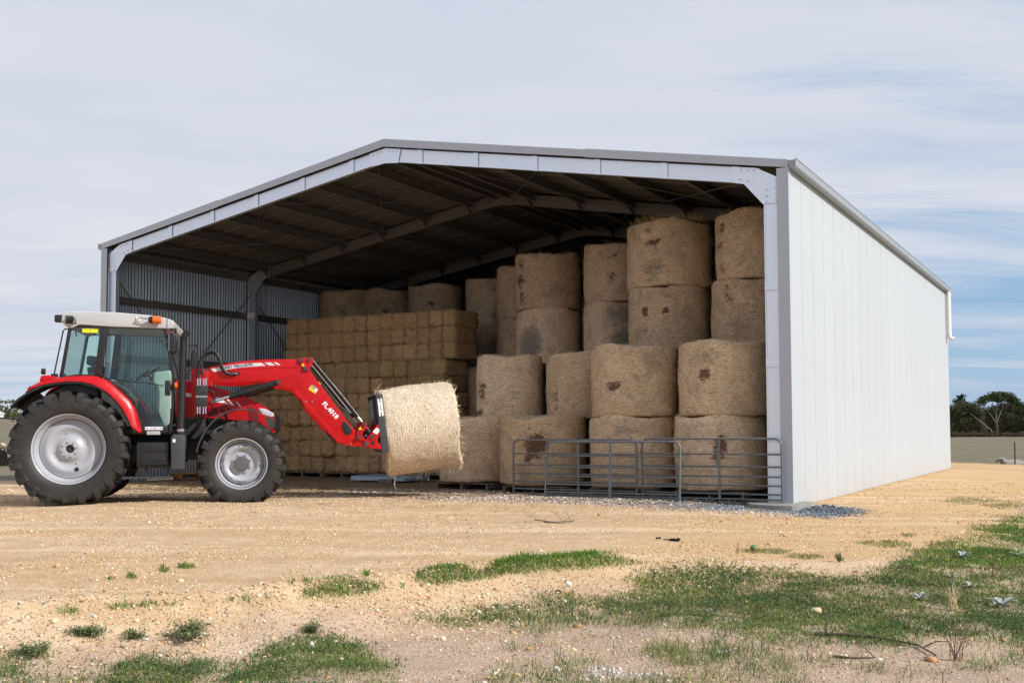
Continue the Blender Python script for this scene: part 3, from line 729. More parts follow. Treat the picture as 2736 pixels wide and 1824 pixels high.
# ------------------------------------------------------------------ round bales
def bale_mesh(name, r, h, seed, mat_, stains, face_ang):
    nu, nv = 72, 18; vs = []; st = []
    rr = np.random.default_rng(seed); ph = rr.random(6)*6.28
    prof = [(0, .0), (0, .35), (0, .7), (0, .90), (.006, .965), (.02, .988), (.045, 1.0)]
    rings = [(z*1.0, f) for z, f in prof] + [(h*t, 1.0) for t in np.linspace(.09, .91, nv)] + [(h-z, f) for z, f in reversed(prof)]
    for k, (z, f) in enumerate(rings):
        for i in range(nu):
            a = 2*math.pi*i/nu
            lump = .016*math.sin(2*a+ph[0])+.010*math.sin(3*a+ph[1]+z*2)+.007*math.sin(7*a+ph[2]+z*5)+.018*math.sin(math.pi*z/h)*1.0+.006*math.sin(z*11+ph[3]+a*2)
            q = r*f*(1+lump-.012) + .010*(rr.random()-.5)*f
            zz = z + (.030*math.sin(3*a+ph[4])*f+.014*math.sin(5*a+ph[5])*f+.03*(rr.random()-.5)*(f < .99))*(1 if k > 9 else .3) + (0.035*(1-f) if k > 9 else 0)
            vs.append((q*math.cos(a), q*math.sin(a), zz))
            d = (a-face_ang+math.pi) % (2*math.pi)-math.pi
            X, Zf = math.sin(d), z/h
            red = gry = 0.0
            if math.cos(d) > -.2 and f > .9:
                for sx_, sz_, wx, wz, kind, amt in stains:
                    e = ((X-sx_)/wx)**2+((Zf-sz_)/wz)**2
                    w = amt*max(0, 1.25-.75*e)
                    if kind == 'r': red = max(red, w)
                    else: gry = max(gry, w)
            st.append((red, gry, 0))
    m = len(rings); fs = [(j*nu+i, j*nu+(i+1) % nu, (j+1)*nu+(i+1) % nu, (j+1)*nu+i) for j in range(m-1) for i in range(nu)]
    return np_mesh(name, vs, fs, mat_, np.array(st, np.float32), 'stain', smooth=True)
def straw_mesh(name, r, h, n, seed, mat_, tuft=0.0, top=1.0):
    # loose stalks standing off the surface and around the upper rim
    rr = np.random.default_rng(seed); V, F = [], []
    for i in range(n):
        a = rr.random()*6.283; rim = rr.random() < .45
        if rim:
            q = r*(.80+.22*rr.random()); z = h*(1.0 if rr.random() < top else 0)+.01
            p = Vector((q*math.cos(a), q*math.sin(a), z))
            d = Vector((math.cos(a)*(rr.random()-.2), math.sin(a)*(rr.random()-.2), .1+.5*rr.random()))+Vector(rr.normal(0, .45, 3))
            L = .03+.09*rr.random()**2
        else:
            z = h*rr.random(); p = Vector((r*1.005*math.cos(a), r*1.005*math.sin(a), z))
            tang = Vector((-math.sin(a), math.cos(a), 0)); d = tang*rr.normal()+Vector((0, 0, rr.normal()*.7))+Vector((math.cos(a), math.sin(a), 0))*(.06+.2*rr.random())
            L = .03+.10*rr.random()
        if tuft and rr.random() < tuft:
            a = face0+rr.normal(0, .55)+(.6 if rr.random() < .4 else -.5); q = r*(.72+.26*rr.random()); p = Vector((q*math.cos(a), q*math.sin(a), h)); L = .08+.15*rr.random()
            d = Vector((rr.normal(0, .8), rr.normal(0, .8), .6+.5*rr.random()))
        d.normalize(); sd = d.cross(Vector((rr.normal(), rr.normal(), rr.normal()))).normalized()*(.0016+.0016*rr.random())
        e = p+d*L; mid = p+d*L*.5+Vector((0, 0, .012*rr.random())); n0 = len(V)
        V += [p-sd, p+sd, mid+sd, mid-sd, e]; F += [(n0, n0+1, n0+2), (n0, n0+2, n0+3), (n0+3, n0+2, n0+4)]
    return np_mesh(name, V, F, mat_)
face0 = math.atan2(-1, 0)
straws = [straw_mesh('loose_straw', .76, 1.2, 420, 30+i, M['straw']) for i in range(3)]
straw_tuft = straw_mesh('loose_straw', .79, 1.2, 800, 40, M['straw'], .5)
BH, PAL = 1.202, .14
def lev(k): return PAL+BH*k
G_R = 'round hay bales stacked in the shed'
BALES = [  # u, v, level, r, label, stains(x across the seen face, height, width, height, kind, amount)
 (1.44, 1.00, 0, .78, 'ground-row round bale next to the corner post, torn brown stain behind the gate', [(-.02, .55, .16, .22, 'r', .8), (-.12, .40, .12, .12, 'r', .6)]),
 (3.03, 1.02, 0, .765, 'clean-faced ground-row round bale behind the place where the gates overlap', [(-.5, .3, .06, .06, 'r', .5), (-.2, .8, .4, .2, 'g', .4)]),
 (4.83, 1.05, 0, .78, 'ground-row round bale with a big dark blotch behind the free end of the gates', [(-.15, .60, .30, .20, 'r', .95), (-.35, .40, .14, .10, 'r', .65), (.1, .38, .10, .06, 'r', .5), (-.3, .85, .10, .05, 'r', .5)]),
 (6.54, 1.60, 0, .75, 'ground-row round bale half hidden by the bale on the loader', [(.3, .6, .3, .2, 'g', .3)]),
 (1.36, 1.00, 1, .78, 'second-layer round bale beside the corner post with one compact brown spot', [(-.42, .52, .15, .10, 'r', .85), (-.4, .75, .35, .16, 'g', .5), (-.25, .27, .10, .04, 'r', .45)]),
 (3.01, 1.02, 1, .76, 'second-layer round bale with a slanting brown smear on its left half', [(-.50, .40, .16, .07, 'r', .85), (-.36, .46, .10, .06, 'r', .8)]),
 (4.52, 2.10, 1, .70, 'narrow-looking second-layer round bale wedged back between two wider bales', [(-.7, .35, .10, .30, 'r', .5)]),
 (6.10, 2.10, 1, .66, 'greyish second-layer round bale with brown marks down its left side', [(-.82, .42, .14, .18, 'r', .7), (-.88, .1, .14, .07, 'r', .8), (.2, .5, .6, .5, 'g', .25)]),
 (8.78, 5.88, 1, .70, 'second-layer round bale almost hidden behind the greyish one, near the square bales', []),
 (1.26, 2.40, 2, .75, 'third-layer round bale against the corner post, under the topmost one', [(-.6, .75, .16, .2, 'r', .5), (-.3, .4, .5, .5, 'g', .35)]),
 (1.17, 2.40, 3, .75, 'topmost round bale against the corner post', [(-.82, .80, .12, .10, 'r', .6), (-.85, .55, .12, .08, 'r', .6), (-.8, .2, .12, .14, 'r', .5)]),
 (2.97, 2.64, 2, .75, 'third-layer round bale with two dark eye-like holes', [(-.56, .62, .085, .085, 'r', 1.1), (-.06, .64, .085, .07, 'r', 1.0), (-.56, .34, .09, .05, 'r', .6), (-.36, .33, .06, .04, 'r', .5), (-.55, .8, .07, .05, 'r', .45)]),
 (2.94, 2.64, 3, .79, 'topmost round bale with a shaggy straw tuft on its rim', [(-.36, .66, .24, .05, 'r', .9), (-.45, .86, .14, .05, 'r', .5), (-.4, .28, .35, .16, 'g', .6), (-.45, .12, .2, .07, 'r', .45)]),
 (4.76, 4.45, 2, .76, 'grey-stained third-layer bale left of the one with two eye-like holes', [(.1, .8, .6, .25, 'g', .7), (.2, .35, .5, .3, 'g', .8), (.4, .38, .18, .06, 'r', .6)]),
 (4.76, 4.45, 3, .76, 'topmost round bale just left of the shaggy tufted one', [(-.1, .78, .08, .05, 'r', .5), (-.15, .44, .2, .07, 'r', .6), (-.2, .8, .6, .2, 'g', .4)]),
 (6.60, 4.76, 2, .72, 'third-layer round bale with a dark patch low at its left', [(-.55, .35, .4, .4, 'g', .8), (-.6, .12, .2, .14, 'r', .5)]),
 (6.60, 4.76, 3, .72, 'topmost round bale with a dark strip down its left edge', [(-.80, .8, .14, .12, 'r', .6), (-.82, .5, .12, .14, 'r', .7), (-.78, .2, .12, .14, 'r', .6), (.3, .35, .3, .2, 'g', .5)]),
 (7.92, 6.20, 2, .72, 'narrow strip of round bale under another narrow one, mid shed', [(.2, .4, .2, .2, 'g', .5)]),
 (7.92, 6.20, 3, .72, 'topmost bale showing as a narrow strip left of the one with a dark strip', [(.0, .3, .14, .08, 'g', .7)]),
 (9.61, 7.60, 1, .75, 'lowest visible bale of the dim pile right of the square bales', [(.3, .4, .2, .2, 'g', .7)]),
 (9.61, 7.60, 2, .75, 'middle bale of the dim pile right of the square bales', [(.2, .5, .5, .4, 'g', .8)]),
 (9.61, 7.60, 3, .75, 'topmost bale of the dim pile right of the square bales', [(.1, .8, .3, .1, 'g', .6), (.3, .45, .25, .12, 'r', .6), (.2, .2, .4, .2, 'g', .7)]),
 (11.61, 7.90, 3, .74, 'dim round bale with a double dark smudge above the right pack of square bales', [(-.12, .55, .16, .07, 'r', .8), (-.05, .28, .2, .08, 'g', 1.0), (.2, .5, .1, .05, 'r', .6)]),
 (13.36, 8.10, 3, .72, 'dim round bale between two others on top of the square bales', [(.0, .5, .2, .1, 'r', .6), (.0, .25, .4, .2, 'g', .6)]),
 (14.36, 7.60, 3, .74, 'dim round bale nearest the far side wall on top of the square bales', [(.1, .8, .12, .07, 'r', .5), (-.1, .5, .2, .08, 'r', .6), (.1, .25, .4, .2, 'g', .5)]),
]
ang_bales = []
for i, (u, v, k, r, lab, stn) in enumerate(BALES):
    p = S(u, v, lev(k)+(.004*(i % 3))); face = math.atan2(-p.y, -p.x)
    # X across the seen face grows to the right of the picture = along +angle from the viewer's side
    o = link('round_bale', bale_mesh('round_bale', r, BH+.012, 100+i, M['hay_round'], stn, face), None, p)
    o.rotation_euler = (R(random.uniform(-.7, .7)), R(random.uniform(-.7, .7)), 0)
    tag(o, lab, 'hay bale', G_R)
    s = link('loose_straw', straw_tuft if 'tuft on' in lab else straws[i % 3], o, (0, 0, .01), (0, 0, 0 if 'tuft on' in lab else i*1.3)); s['kind'] = 'stuff'
    s.scale = (r/.76, r/.76, 1) if 'tuft on' not in lab else (1, 1, 1)

# ------------------------------------------------------------------ small square bales
def sq_mesh(seed, w=.360, d=1.0, h=.388, mat_=None):
    rr = np.random.default_rng(seed); n = (7, 7, 7); key = {}; V = []; F = []
    ph = rr.random(8)*6.28
    def vid(i, j, k):
        t = (i, j, k)
        if t not in key:
            f = [i/(n[0]-1)*2-1, j/(n[1]-1)*2-1, k/(n[2]-1)*2-1]
            p = np.array([f[0]*w/2, f[1]*d/2, f[2]*h/2])
            e = max(abs(f[0]), abs(f[2])); cr = min(abs(f[0]), abs(f[2])); 
            bulge = 1-.075*(cr**4)-.05*abs(f[1])**6
            p[0] *= bulge; p[2] *= bulge
            p += np.array([.014*math.sin(5*f[2]+ph[0]+f[1]*3), .05*(rr.random()-.5)+.02*math.cos(f[0]*1.5)*math.cos(f[2]*1.5)*np.sign(f[1]), .014*math.sin(4*f[0]+ph[1]+f[1]*4)]) + (rr.random(3)-.5)*.028
            key[t] = len(V); V.append(p)
        return key[t]
    def quad(a, b, c, e): F.append((a, b, c, e))
    N = n[0]-1
    for i in range(N):
        for j in range(N):
            quad(vid(i, j, 0), vid(i, j+1, 0), vid(i+1, j+1, 0), vid(i+1, j, 0)); quad(vid(i, j, N), vid(i+1, j, N), vid(i+1, j+1, N), vid(i, j+1, N))
            quad(vid(i, 0, j), vid(i+1, 0, j), vid(i+1, 0, j+1), vid(i, 0, j+1)); quad(vid(i, N, j), vid(i, N, j+1), vid(i+1, N, j+1), vid(i+1, N, j))
            quad(vid(0, i, j), vid(0, i, j+1), vid(0, i+1, j+1), vid(0, i+1, j)); quad(vid(N, i, j), vid(N, i+1, j), vid(N, i+1, j+1), vid(N, i, j+1))
    return np_mesh('square_bale', V, F, mat_, smooth=True)
sqm = [sq_mesh(500+i, mat_=M['hay_square']) for i in range(8)]
sqg = [sq_mesh(520+i, mat_=M['hay_green']) for i in range(4)]
def sq_straw(seed):
    rr = np.random.default_rng(seed); V, F = [], []
    for i in range(170):
        p = Vector(((rr.random()-.5)*.34, -.50-.02*rr.random(), (rr.random()-.5)*.37)); d = Vector((rr.normal(), -.5*rr.random(), rr.normal())); d.normalize()
        L = .03+.11*rr.random(); sd = d.cross(Vector((0, 1, .2))).normalized()*.0028; e = p+d*L; n0 = len(V)
        V += [p-sd, p+sd, e]; F.append((n0, n0+1, n0+2))
    return np_mesh('loose_straw', V, F, M['straw'])
sqs = [sq_straw(600+i) for i in range(3)]
GS = 'small square hay bales in the left stack'
def put_sq(u, v, z, lab, green=False, grp=None):
    o = link('square_bale', random.choice(sqg if green else sqm), None, S(u, v+random.uniform(-.03, .03), z+random.uniform(-.008, .008)))
    o.rotation_euler = (random.choice((0, math.pi)), R(random.uniform(-2.5, 2.5)), -YAW+R(random.uniform(-2, 2)))
    o.scale = (random.uniform(.95, 1.04), 1, random.uniform(.97, 1.03))
    tag(o, lab, 'hay bale', grp)
    s = link('loose_straw', random.choice(sqs), o, (0, 0, 0), (0, 0, 0 if o.rotation_euler[0] == 0 else math.pi)); s['kind'] = 'stuff'
ORD = 'first second third fourth fifth sixth seventh eighth ninth tenth eleventh twelfth thirteenth fourteenth fifteenth sixteenth seventeenth eighteenth'.split()
NLOW = 17
for r_i in range(7):      # lower stack, counted from the end next to the round bales
    for c in range(NLOW):
        u = 8.86+.3480*(c+.5)
        green = r_i == 6 or (r_i == 5 and random.random() < .4)
        put_sq(u+random.uniform(-.012, .012), 4.55+.05*math.sin(c*.9+r_i*2.1), PAL+.186+.372*r_i, ('greenish' if green else 'brown')+' square bale in %s course of the lower stack, %s from the round-bale end' % (('lowest', 'second', 'third', 'fourth', 'fifth', 'sixth', 'top')[r_i], ORD[c]), green, GS)
ZU = PAL+.372*7+.012
for pk, u1 in ((0, 13.64), (1, 11.14)):
    for r_i in range(3):
        for c in range(7):
            put_sq(u1-.349*(c+.5)+random.uniform(-.006, .006), 4.72, ZU+.186+.372*r_i, 'square bale in %s row of upper pack by the %s, %s from wall end' % (('bottom', 'middle', 'top')[r_i], ('side wall', 'round bales')[pk], ORD[c]), False, GS)

# ------------------------------------------------------------------ pallets
def pallet_meshes(mat_):
    return (MB().box(-.585, .585, -.045, .045, -.009, .009).mesh('deck_board', mat_), MB().box(-.02, .02, -.585, .585, -.048, .048).mesh('stringer', mat_))
PM = pallet_meshes(M['pallet'])
def pallet(loc, rz, lab, grp='pallets under the bales', meshes=PM):
    t = thing('pallet', lab, 'pallet', loc, rz, grp)
    for i in range(7): link('deck_board', meshes[0], t, (0, -.53+i*.177, .125))
    for y in (-.53, 0, .53): link('deck_board', meshes[0], t, (0, y, .0105))
    for x in (-.56, 0, .56): link('stringer', meshes[1], t, (x, 0, .068))
    return t
for u, v, lab in ((1.45, .95, 'weathered pallet under the round bale at the corner post'), (3.03, .98, 'weathered pallet under the clean-faced ground-row bale'), (4.75, 1.0, 'weathered pallet under the blotched ground-row bale'), (6.5, 1.5, 'weathered pallet under the bale half hidden by the loader bale')):
    pallet(S(u, v, .0), -YAW+R(random.uniform(-3, 3)), lab)
for i, u in enumerate((9.3, 10.5, 11.7, 12.9, 14.1)):
    pallet(S(u, 4.55, .0), -YAW+R(random.uniform(-1, 1)), 'dark pallet under the square bale stack, %s from the round-bale end' % ORD[i], 'pallets in a row under the square bales')
pallet(S(15.0, 2.6, .01), -YAW+R(64), 'orange timber pallet on the floor seen between the tractor wheels', None, pallet_meshes(M['pallet_new']))
o = MB().prism([(-.72, 0), (.72, .0), (.70, .06), (.2, .09), (-.3, .075), (-.71, .10)], -.5, .5, 'xz').build('plastic_sheet', M['tarp'], None, bevel=.01, loc=S(9.75, 3.2, .035), rot=(0, 0, -YAW))
tag(o, 'pale blue plastic sheet lying folded at the foot of the square bales', 'plastic sheet')
bx = MB().box(-.16, .16, -.12, .12, 0, .09).build('wood_block', M['pallet'], None, bevel=.008, loc=S(9.35, 2.5, .0), rot=(0, 0, -YAW+.2))
tag(bx, 'short dark timber block on the floor below the loader bale', 'timber block')

# ------------------------------------------------------------------ gates
def gate(p, q, lab, name='farm_gate', mid=.56, h=.93, lean=0.0, hooks=()):
    p, q = Vector(p), Vector(q); d = q-p; L = Vector((d.x, d.y, 0)).length; rz = math.atan2(d.y, d.x)
    t = thing(name, lab, 'gate', p, rz, 'tube gates across the shed front'); t.rotation_euler = (R(lean), -math.asin(max(-1, min(1, (d.z)/L))), rz)
    r = .018; rc = .10; pts = [(0, 0, 0), (0, 0, h-rc)] + [(rc-rc*math.cos(a), 0, h-rc+rc*math.sin(a)) for a in (.4, .8, 1.2, 1.571)]
    pts += [(L-rc+rc*math.sin(a), 0, h-rc+rc*math.cos(a)) for a in (0, .4, .8, 1.2)] + [(L, 0, h-rc), (L, 0, 0)]
    MB().tube(pts, r, 10).build('gate_frame', M['galv_tube'], t, 60)
    for f in (.735, .53, .37, .225, .085, .0):
        z = h*f+.012
        MB().cyl((0, 0, z), (L, 0, z), .0135, 8).build('rail', M['galv_tube'], t, 60)
    MB().box(L*mid-.022, L*mid+.022, -.026, -.018, .0, h-.01).build('upright_bar', M['galv_tube'], t)
    for x, z in hooks:
        MB().tube([(x, -.03, z), (x+.07, -.03, z), (x+.07, -.03, z+.13)], .007, 6).build('hinge_pin', M['rust'], t)
    return t
gate(S(4.83, -.08, .03), S(2.52, -.10, .03), 'grey tube gate at the free end, furthest from the corner post', mid=.545, hooks=((2.33, .68), (2.33, .1)))
gate(S(2.42, -.10, .03), S(.13, -.10, .035), 'grey tube gate reaching the white corner post', mid=.57, h=.95)
gate(S(4.10, -.30, .0), S(1.72, -.28, .01), 'grey tube gate leaning in front across the other two', mid=.5, h=.93, lean=-4)
#PART3
# ------------------------------------------------------------------ tractor with front loader (local x forward, z up, camera on the -y side)
tr = thing('tractor', 'red tractor with light grey cab roof and front loader holding up a round bale', 'tractor', (-6.70, 16.98, .065), R(12))
def text_mesh(s, size, mat_, ext=.0015, bold=0.0, shear=0.0, space=1.0):
    cu = bpy.data.curves.new('lettering', 'FONT'); cu.body = s; cu.size = size; cu.extrude = ext; cu.offset = bold; cu.shear = shear; cu.space_character = space
    cu.align_x = 'CENTER'; cu.align_y = 'CENTER'; cu.resolution_u = 3
    ob = bpy.data.objects.new('lettering', cu); COL.objects.link(ob)
    dg = bpy.context.evaluated_depsgraph_get(); dg.update()
    me = bpy.data.meshes.new_from_object(ob.evaluated_get(dg)); bpy.data.objects.remove(ob); bpy.data.curves.remove(cu)
    me.materials.clear(); me.materials.append(mat_); return me
def side_text(name, s, size, x, z, y, ang, mat_, parent, bold=0.0, space=1.0, wide=1.0, shear=0.0):
    o = link(name, text_mesh(s, size, mat_, .001, bold, shear, space), parent, (x, y, z), (R(90), -R(ang), 0)); o.rotation_mode = 'XYZ'
    o.matrix_local = Matrix.Translation((x, y, z)) @ Matrix.Rotation(-R(ang), 4, 'Y') @ Matrix.Rotation(R(90), 4, 'X') @ Matrix.Diagonal((wide, 1, 1, 1))
    return o

def tyre_mesh(half, rim_r, car_r, out_r, nlug, flat):
    b = MB(); h = half
    prof = [(-.70*h, rim_r-.01), (-.86*h, rim_r+.02), (-.97*h, rim_r+.08), (-1.0*h, rim_r+(car_r-rim_r)*.55), (-.96*h, car_r-.055), (-.84*h, car_r-.018), (-.45*h, car_r), (0, car_r+.004)]
    prof = prof + [(-a, r) for a, r in reversed(prof[:-1])]
    b.lathe(prof, 96, 'y')
    lh = out_r-car_r
    for side in (-1, 1):
        for k in range(nlug):
            a0 = 2*math.pi*(k+(.5 if side > 0 else 0))/nlug; secs = []
            for t, dr, dd in ((0, 1, .0), (.25, 1, .055), (.55, 1, .11), (.82, .96, .145), (.96, .55, .16), (1.03, -.55, .165), (1.015, -1.6, .168)):
                y = side*h*(.04+.96*t) if t < 1.0 else side*h*t
                ang = a0+dd*1.15*(.85/out_r)
                top = car_r + lh*dr if dr > 0 else car_r + lh*dr*1.2
                wt = (.030 if t < .8 else .040)*(out_r/.85)**.5; wb = wt+.016
                base = min(car_r-.03, top-.035)
                yy = y
                yi = y - side*.03 if t > .9 else y
                secs.append([((base)*math.cos(ang-wb/base), yi, base*math.sin(ang-wb/base)), (top*math.cos(ang-wt/top), yy, top*math.sin(ang-wt/top)),
                             (top*math.cos(ang+wt/top), yy, top*math.sin(ang+wt/top)), (base*math.cos(ang+wb/base), yi, base*math.sin(ang+wb/base))])
            n = len(secs); vs = [p for s_ in secs for p in s_]
            fs = [(i*4+j, i*4+j+1, i*4+j+5, i*4+j+4) for i in range(n-1) for j in range(3)] + [(0, 1, 2, 3), ((n-1)*4+3, (n-1)*4+2, (n-1)*4+1, (n-1)*4)]
            b.add(vs, fs)
    v2 = []
    for x, y, z in b.v:
        if z < -flat:
            y *= 1+.35*max(0, (-z-flat))/.06*.12; z = -flat-(-z-flat)*.12
        elif z < -flat*.62:
            y *= 1+.035*sst(-flat*.62, -flat, np.array(z)).item()
        v2.append((x, y, z))
    b.v = v2
    return b.mesh('tyre', M['tyre'], 32)
# rear wheel -----------------------------------------------------
rw_c = Vector((0, -.72, .81))
rw = part_empty('rear_wheel', tr, rw_c)
ty = link('tyre', tyre_mesh(.262, .50, .80, .852, 21, .79), rw)
b = MB(); b.lathe([(-.212, .500), (-.222, .512), (-.222, .524), (-.214, .528), (-.206, .520), (-.200, .500), (-.185, .492), (-.165, .482), (-.135, .476), (-.115, .462), (-.075, .448), (-.055, .437), (-.02, .437), (.0, .44), (.0, .46), (-.1, .49), (-.195, .508)], 96, closed=True)
rim = b.build('rim', M['rim'], rw, 40)
b = MB(); b.lathe([(-.050, .434), (-.062, .428), (-.070, .40), (-.100, .355), (-.108, .325), (-.100, .30), (-.075, .262), (-.066, .235), (-.068, .205), (-.090, .172), (-.112, .150), (-.120, .135), (-.121, .066), (-.112, .060), (-.085, .060), (-.082, .001)], 96)
b.build('wheel_disc', M['rim'], rw, 45)
MB().cyl((0, -.092, 0), (0, -.083, 0), .058, 24).build('hub_recess', M['iron'], rw, 40)
nut = MB(); nut.cyl((0, 0, 0), (0, -.016, 0), .017, 6); nut.cyl((0, -.016, 0), (0, -.028, 0), .008, 8); nutm = nut.mesh('wheel_nut', M['rim'], 30)
for k in range(8):
    a = 2*math.pi*(k+.3)/8; link('wheel_nut', nutm, rw, (.106*math.cos(a), -.119, .106*math.sin(a)))
hole = lambda x, y, z, r, par: MB().cyl((x, y, z), (x, y-.0025, z), r, 14).build('bolt_hole', M['black'], par)
for a, r, s, y in ((-72, .315, .032, -.1075), (107, .23, .009, -.068), (17, .25, .009, -.069), (-163, .235, .009, -.068), (-70, .235, .009, -.068)):
    hole(r*math.cos(R(a)), y, r*math.sin(R(a)), s, rw)
def arc_text(s, r, a_mid, size, par, y, mat_, flip=False, step=None):
    n = len(s); step = step or size*1.0/r
    for i, ch in enumerate(s):
        if ch == ' ': continue
        a = a_mid + ((n-1)/2-i)*step*(-1 if flip else 1)
        o = link('lettering', text_mesh(ch, size, mat_, .0035, .002), par)
        rot = a-math.pi/2 + (math.pi if flip else 0)
        o.matrix_local = Matrix.Translation((r*math.cos(a), y, r*math.sin(a))) @ Matrix.Rotation(-rot, 4, 'Y') @ Matrix.Rotation(R(90), 4, 'X')
M['tyre_letter'] = simple('raised_rubber_letter', (.030, .026, .024), .55, 0, .2)
arc_text('MICHELIN', .655, R(112), .085, ty, -.2615, M['tyre_letter'])
arc_text('MULTIBIB', .655, R(-62), .080, ty, -.2615, M['tyre_letter'], True)
w2 = copy_tree(rw, tr); w2.location = (0, .72, .81); w2.rotation_euler = (0, 0, math.pi)
# front wheel ----------------------------------------------------
fw = part_empty('front_wheel', tr, (2.47, -.735, .572), (0, 0, R(-2)))
link('tyre', tyre_mesh(.205, .365, .615, .660, 18, .568), fw)
b = MB(); b.lathe([(-.168, .366), (-.178, .376), (-.178, .388), (-.170, .392), (-.162, .384), (-.155, .368), (-.135, .358), (-.105, .350), (-.09, .336), (-.06, .330), (-.03, .328), (-.03, .345), (-.15, .372)], 80, closed=True)
b.build('rim', M['rim'], fw, 40)
b = MB(); n = 96; prof = [(-.040, .328), (-.060, .312), (-.098, .285), (-.105, .262), (-.098, .238), (-.060, .200), (-.048, .185), (-.050, .165), (-.056, .150), (-.056, .09)]
for a_, r_0 in prof:
    for k in range(n):
        t = 2*math.pi*k/n
        rr_ = r_0
        if r_0 > .27: rr_ = r_0 - .028*max(0, math.cos(4*t+.6))**8*(1 if r_0 < .32 else .4)
        b.v.append((rr_*math.cos(t), a_, rr_*math.sin(t)))
b.f = [(i*n+k, i*n+(k+1) % n, (i+1)*n+(k+1) % n, (i+1)*n+k) for i in range(len(prof)-1) for k in range(n)]
b.build('wheel_disc', M['rim'], fw, 45)
MB().lathe([(-.04, .112), (-.118, .108), (-.130, .100), (-.132, .0)], 32).build('hub_cap', simple('hub_grey', (.10, .10, .105), .5, 0, .15), fw, 35)
for k in range(8):
    a = 2*math.pi*(k+.5)/8; link('wheel_nut', nutm, fw, (.138*math.cos(a), -.055, .138*math.sin(a)))
    a = 2*math.pi*(k+.2)/8; hole(.27*math.cos(a), -.1055, .27*math.sin(a), .008, fw)
w2 = copy_tree(fw, tr); w2.location = (2.47, .735, .572); w2.rotation_euler = (0, 0, math.pi-R(2))
# chassis --------------------------------------------------------
b = MB(); b.box(-.35, 1.6, -.20, .20, .58, 1.02); b.box(1.5, 2.85, -.24, .24, .62, 1.22); b.cyl((0, -.56, .81), (0, .56, .81), .19, 20); b.cyl((2.47, -.6, .575), (2.47, .6, .575), .085, 14)
b.box(2.36, 2.60, -.5, .5, .50, .64); b.box(1.45, 1.9, -.42, .42, .95, 1.25); b.box(1.9, 2.3, -.34, -.22, .78, 1.0); b.box(.5, .95, -.5, .5, .62, .86)
b.build('chassis', M['iron'], tr, bevel=.012)
b = MB(); b.box(.94, 1.39, -.82, .82, .52, .90)
b.box(.99, 1.36, -.835, -.82, .56, .70); b.box(1.0, 1.36, -.832, -.82, .76, .86)
b.build('fuel_tank', M['black'], tr, bevel=.02)
for z, x0, x1 in ((.385, .74, 1.46), (.60, 1.02, 1.40)):
    b = MB(); b.box(x0, x1, -.92, -.72, z-.02, z+.005)
    for k in range(8): b.box(x0+.03+k*(x1-x0-.06)/8, x0+.05+k*(x1-x0-.06)/8, -.925, -.715, z-.035, z+.012)
    b.build('step', M['charcoal'] if z < .5 else M['black'], tr)
MB().cyl((1.10, -.88, .35), (1.47, -.88, .36), .012, 8).build('step_rail', M['steel'], tr)
for x in (1.08, 1.40): MB().bar((x, -.85, .38), (x, -.80, .56), .03, .012).build('step_hanger', M['black'], tr)
# hood -------------------------------------------------------------
hood = [(1.46, 1.86), (1.72, 1.855), (1.99, 1.775), (2.30, 1.675), (2.51, 1.60), (2.77, 1.465), (2.93, 1.365), (2.965, 1.33), (2.955, 1.20), (2.93, 1.09), (2.83, 1.13), (2.74, 1.19), (2.28, 1.245), (1.88, 1.28), (1.46, 1.28)]
b = MB(); n = len(hood); secs = []
for y, s in ((-.395, .965), (-.37, .99), (-.30, 1.0), (.30, 1.0), (.37, .99), (.395, .965)):
    for x, z in hood: b.v.append((x if x < 2.8 or abs(y) < .35 else x-.05*(abs(y)-.3)/.1, y, z if z < 1.35 else 1.30+(z-1.30)*s))
b.f = [(i*n+k, i*n+(k+1) % n, (i+1)*n+(k+1) % n, (i+1)*n+k) for i in range(5) for k in range(n)] + [tuple(range(n-1, -1, -1)), tuple(range(5*n, 6*n))]
b.build('hood', M['red'], tr, 30)
Y0 = -.3955
def plate(name, poly, m, y=Y0, t=.006, par=None, bev=0.0): return MB().prism(poly, y-t, y+.004, 'xz').build(name, m, par or tr, bevel=bev)
plate('side_vent', [(1.98, 1.40), (2.22, 1.46), (2.30, 1.37), (2.24, 1.27), (1.95, 1.31)], M['red_dark'])
for k in range(2): plate('vent_bar', [(2.06+k*.12, 1.43), (2.085+k*.12, 1.44), (2.16+k*.10, 1.28), (2.13+k*.10, 1.285)], M['red'], Y0-.004)
plate('side_vent', [(2.53, 1.46), (2.68, 1.40), (2.72, 1.20), (2.58, 1.22)], M['red_dark'])
plate('decal', [(2.03, 1.60), (2.12, 1.585), (2.24, 1.485), (2.03, 1.52)], M['white'])
plate('decal', [(2.21, 1.565), (2.25, 1.555), (2.33, 1.465), (2.27, 1.475)], M['white'])
plate('decal', [(2.35, 1.53), (2.375, 1.52), (2.44, 1.44), (2.41, 1.445)], M['white'])
plate('decal', [(1.60, 1.66), (1.78, 1.64), (1.78, 1.58), (1.60, 1.60)], M['silver_decal'])
hl = [(2.70, 1.425), (2.80, 1.415), (2.93, 1.345), (2.945, 1.30), (2.90, 1.285), (2.76, 1.325)]
for s in (-1, 1):
    y = s*.385
    MB().prism(hl, y-.016, y+.016, 'xz').build('headlight', M['lens'], tr, bevel=.006)
    MB().prism([(2.79, 1.285), (2.93, 1.27), (2.935, 1.10), (2.86, 1.12)], y-.012, y+.012, 'xz').build('grille_side', M['smoke'], tr)
MB().box(2.94, 2.965, -.34, .34, 1.10, 1.30).build('grille', M['smoke'], tr, bevel=.006)
b = MB(); b.prism([(2.93, 1.335), (3.02, 1.30), (3.035, 1.27), (3.035, 1.06), (2.95, 1.02), (2.90, 1.06)], -.17, .17, 'xz'); b.box(2.60, 2.97, -.14, .14, .95, 1.07)
b.build('front_weight', M['charcoal'], tr, bevel=.012)
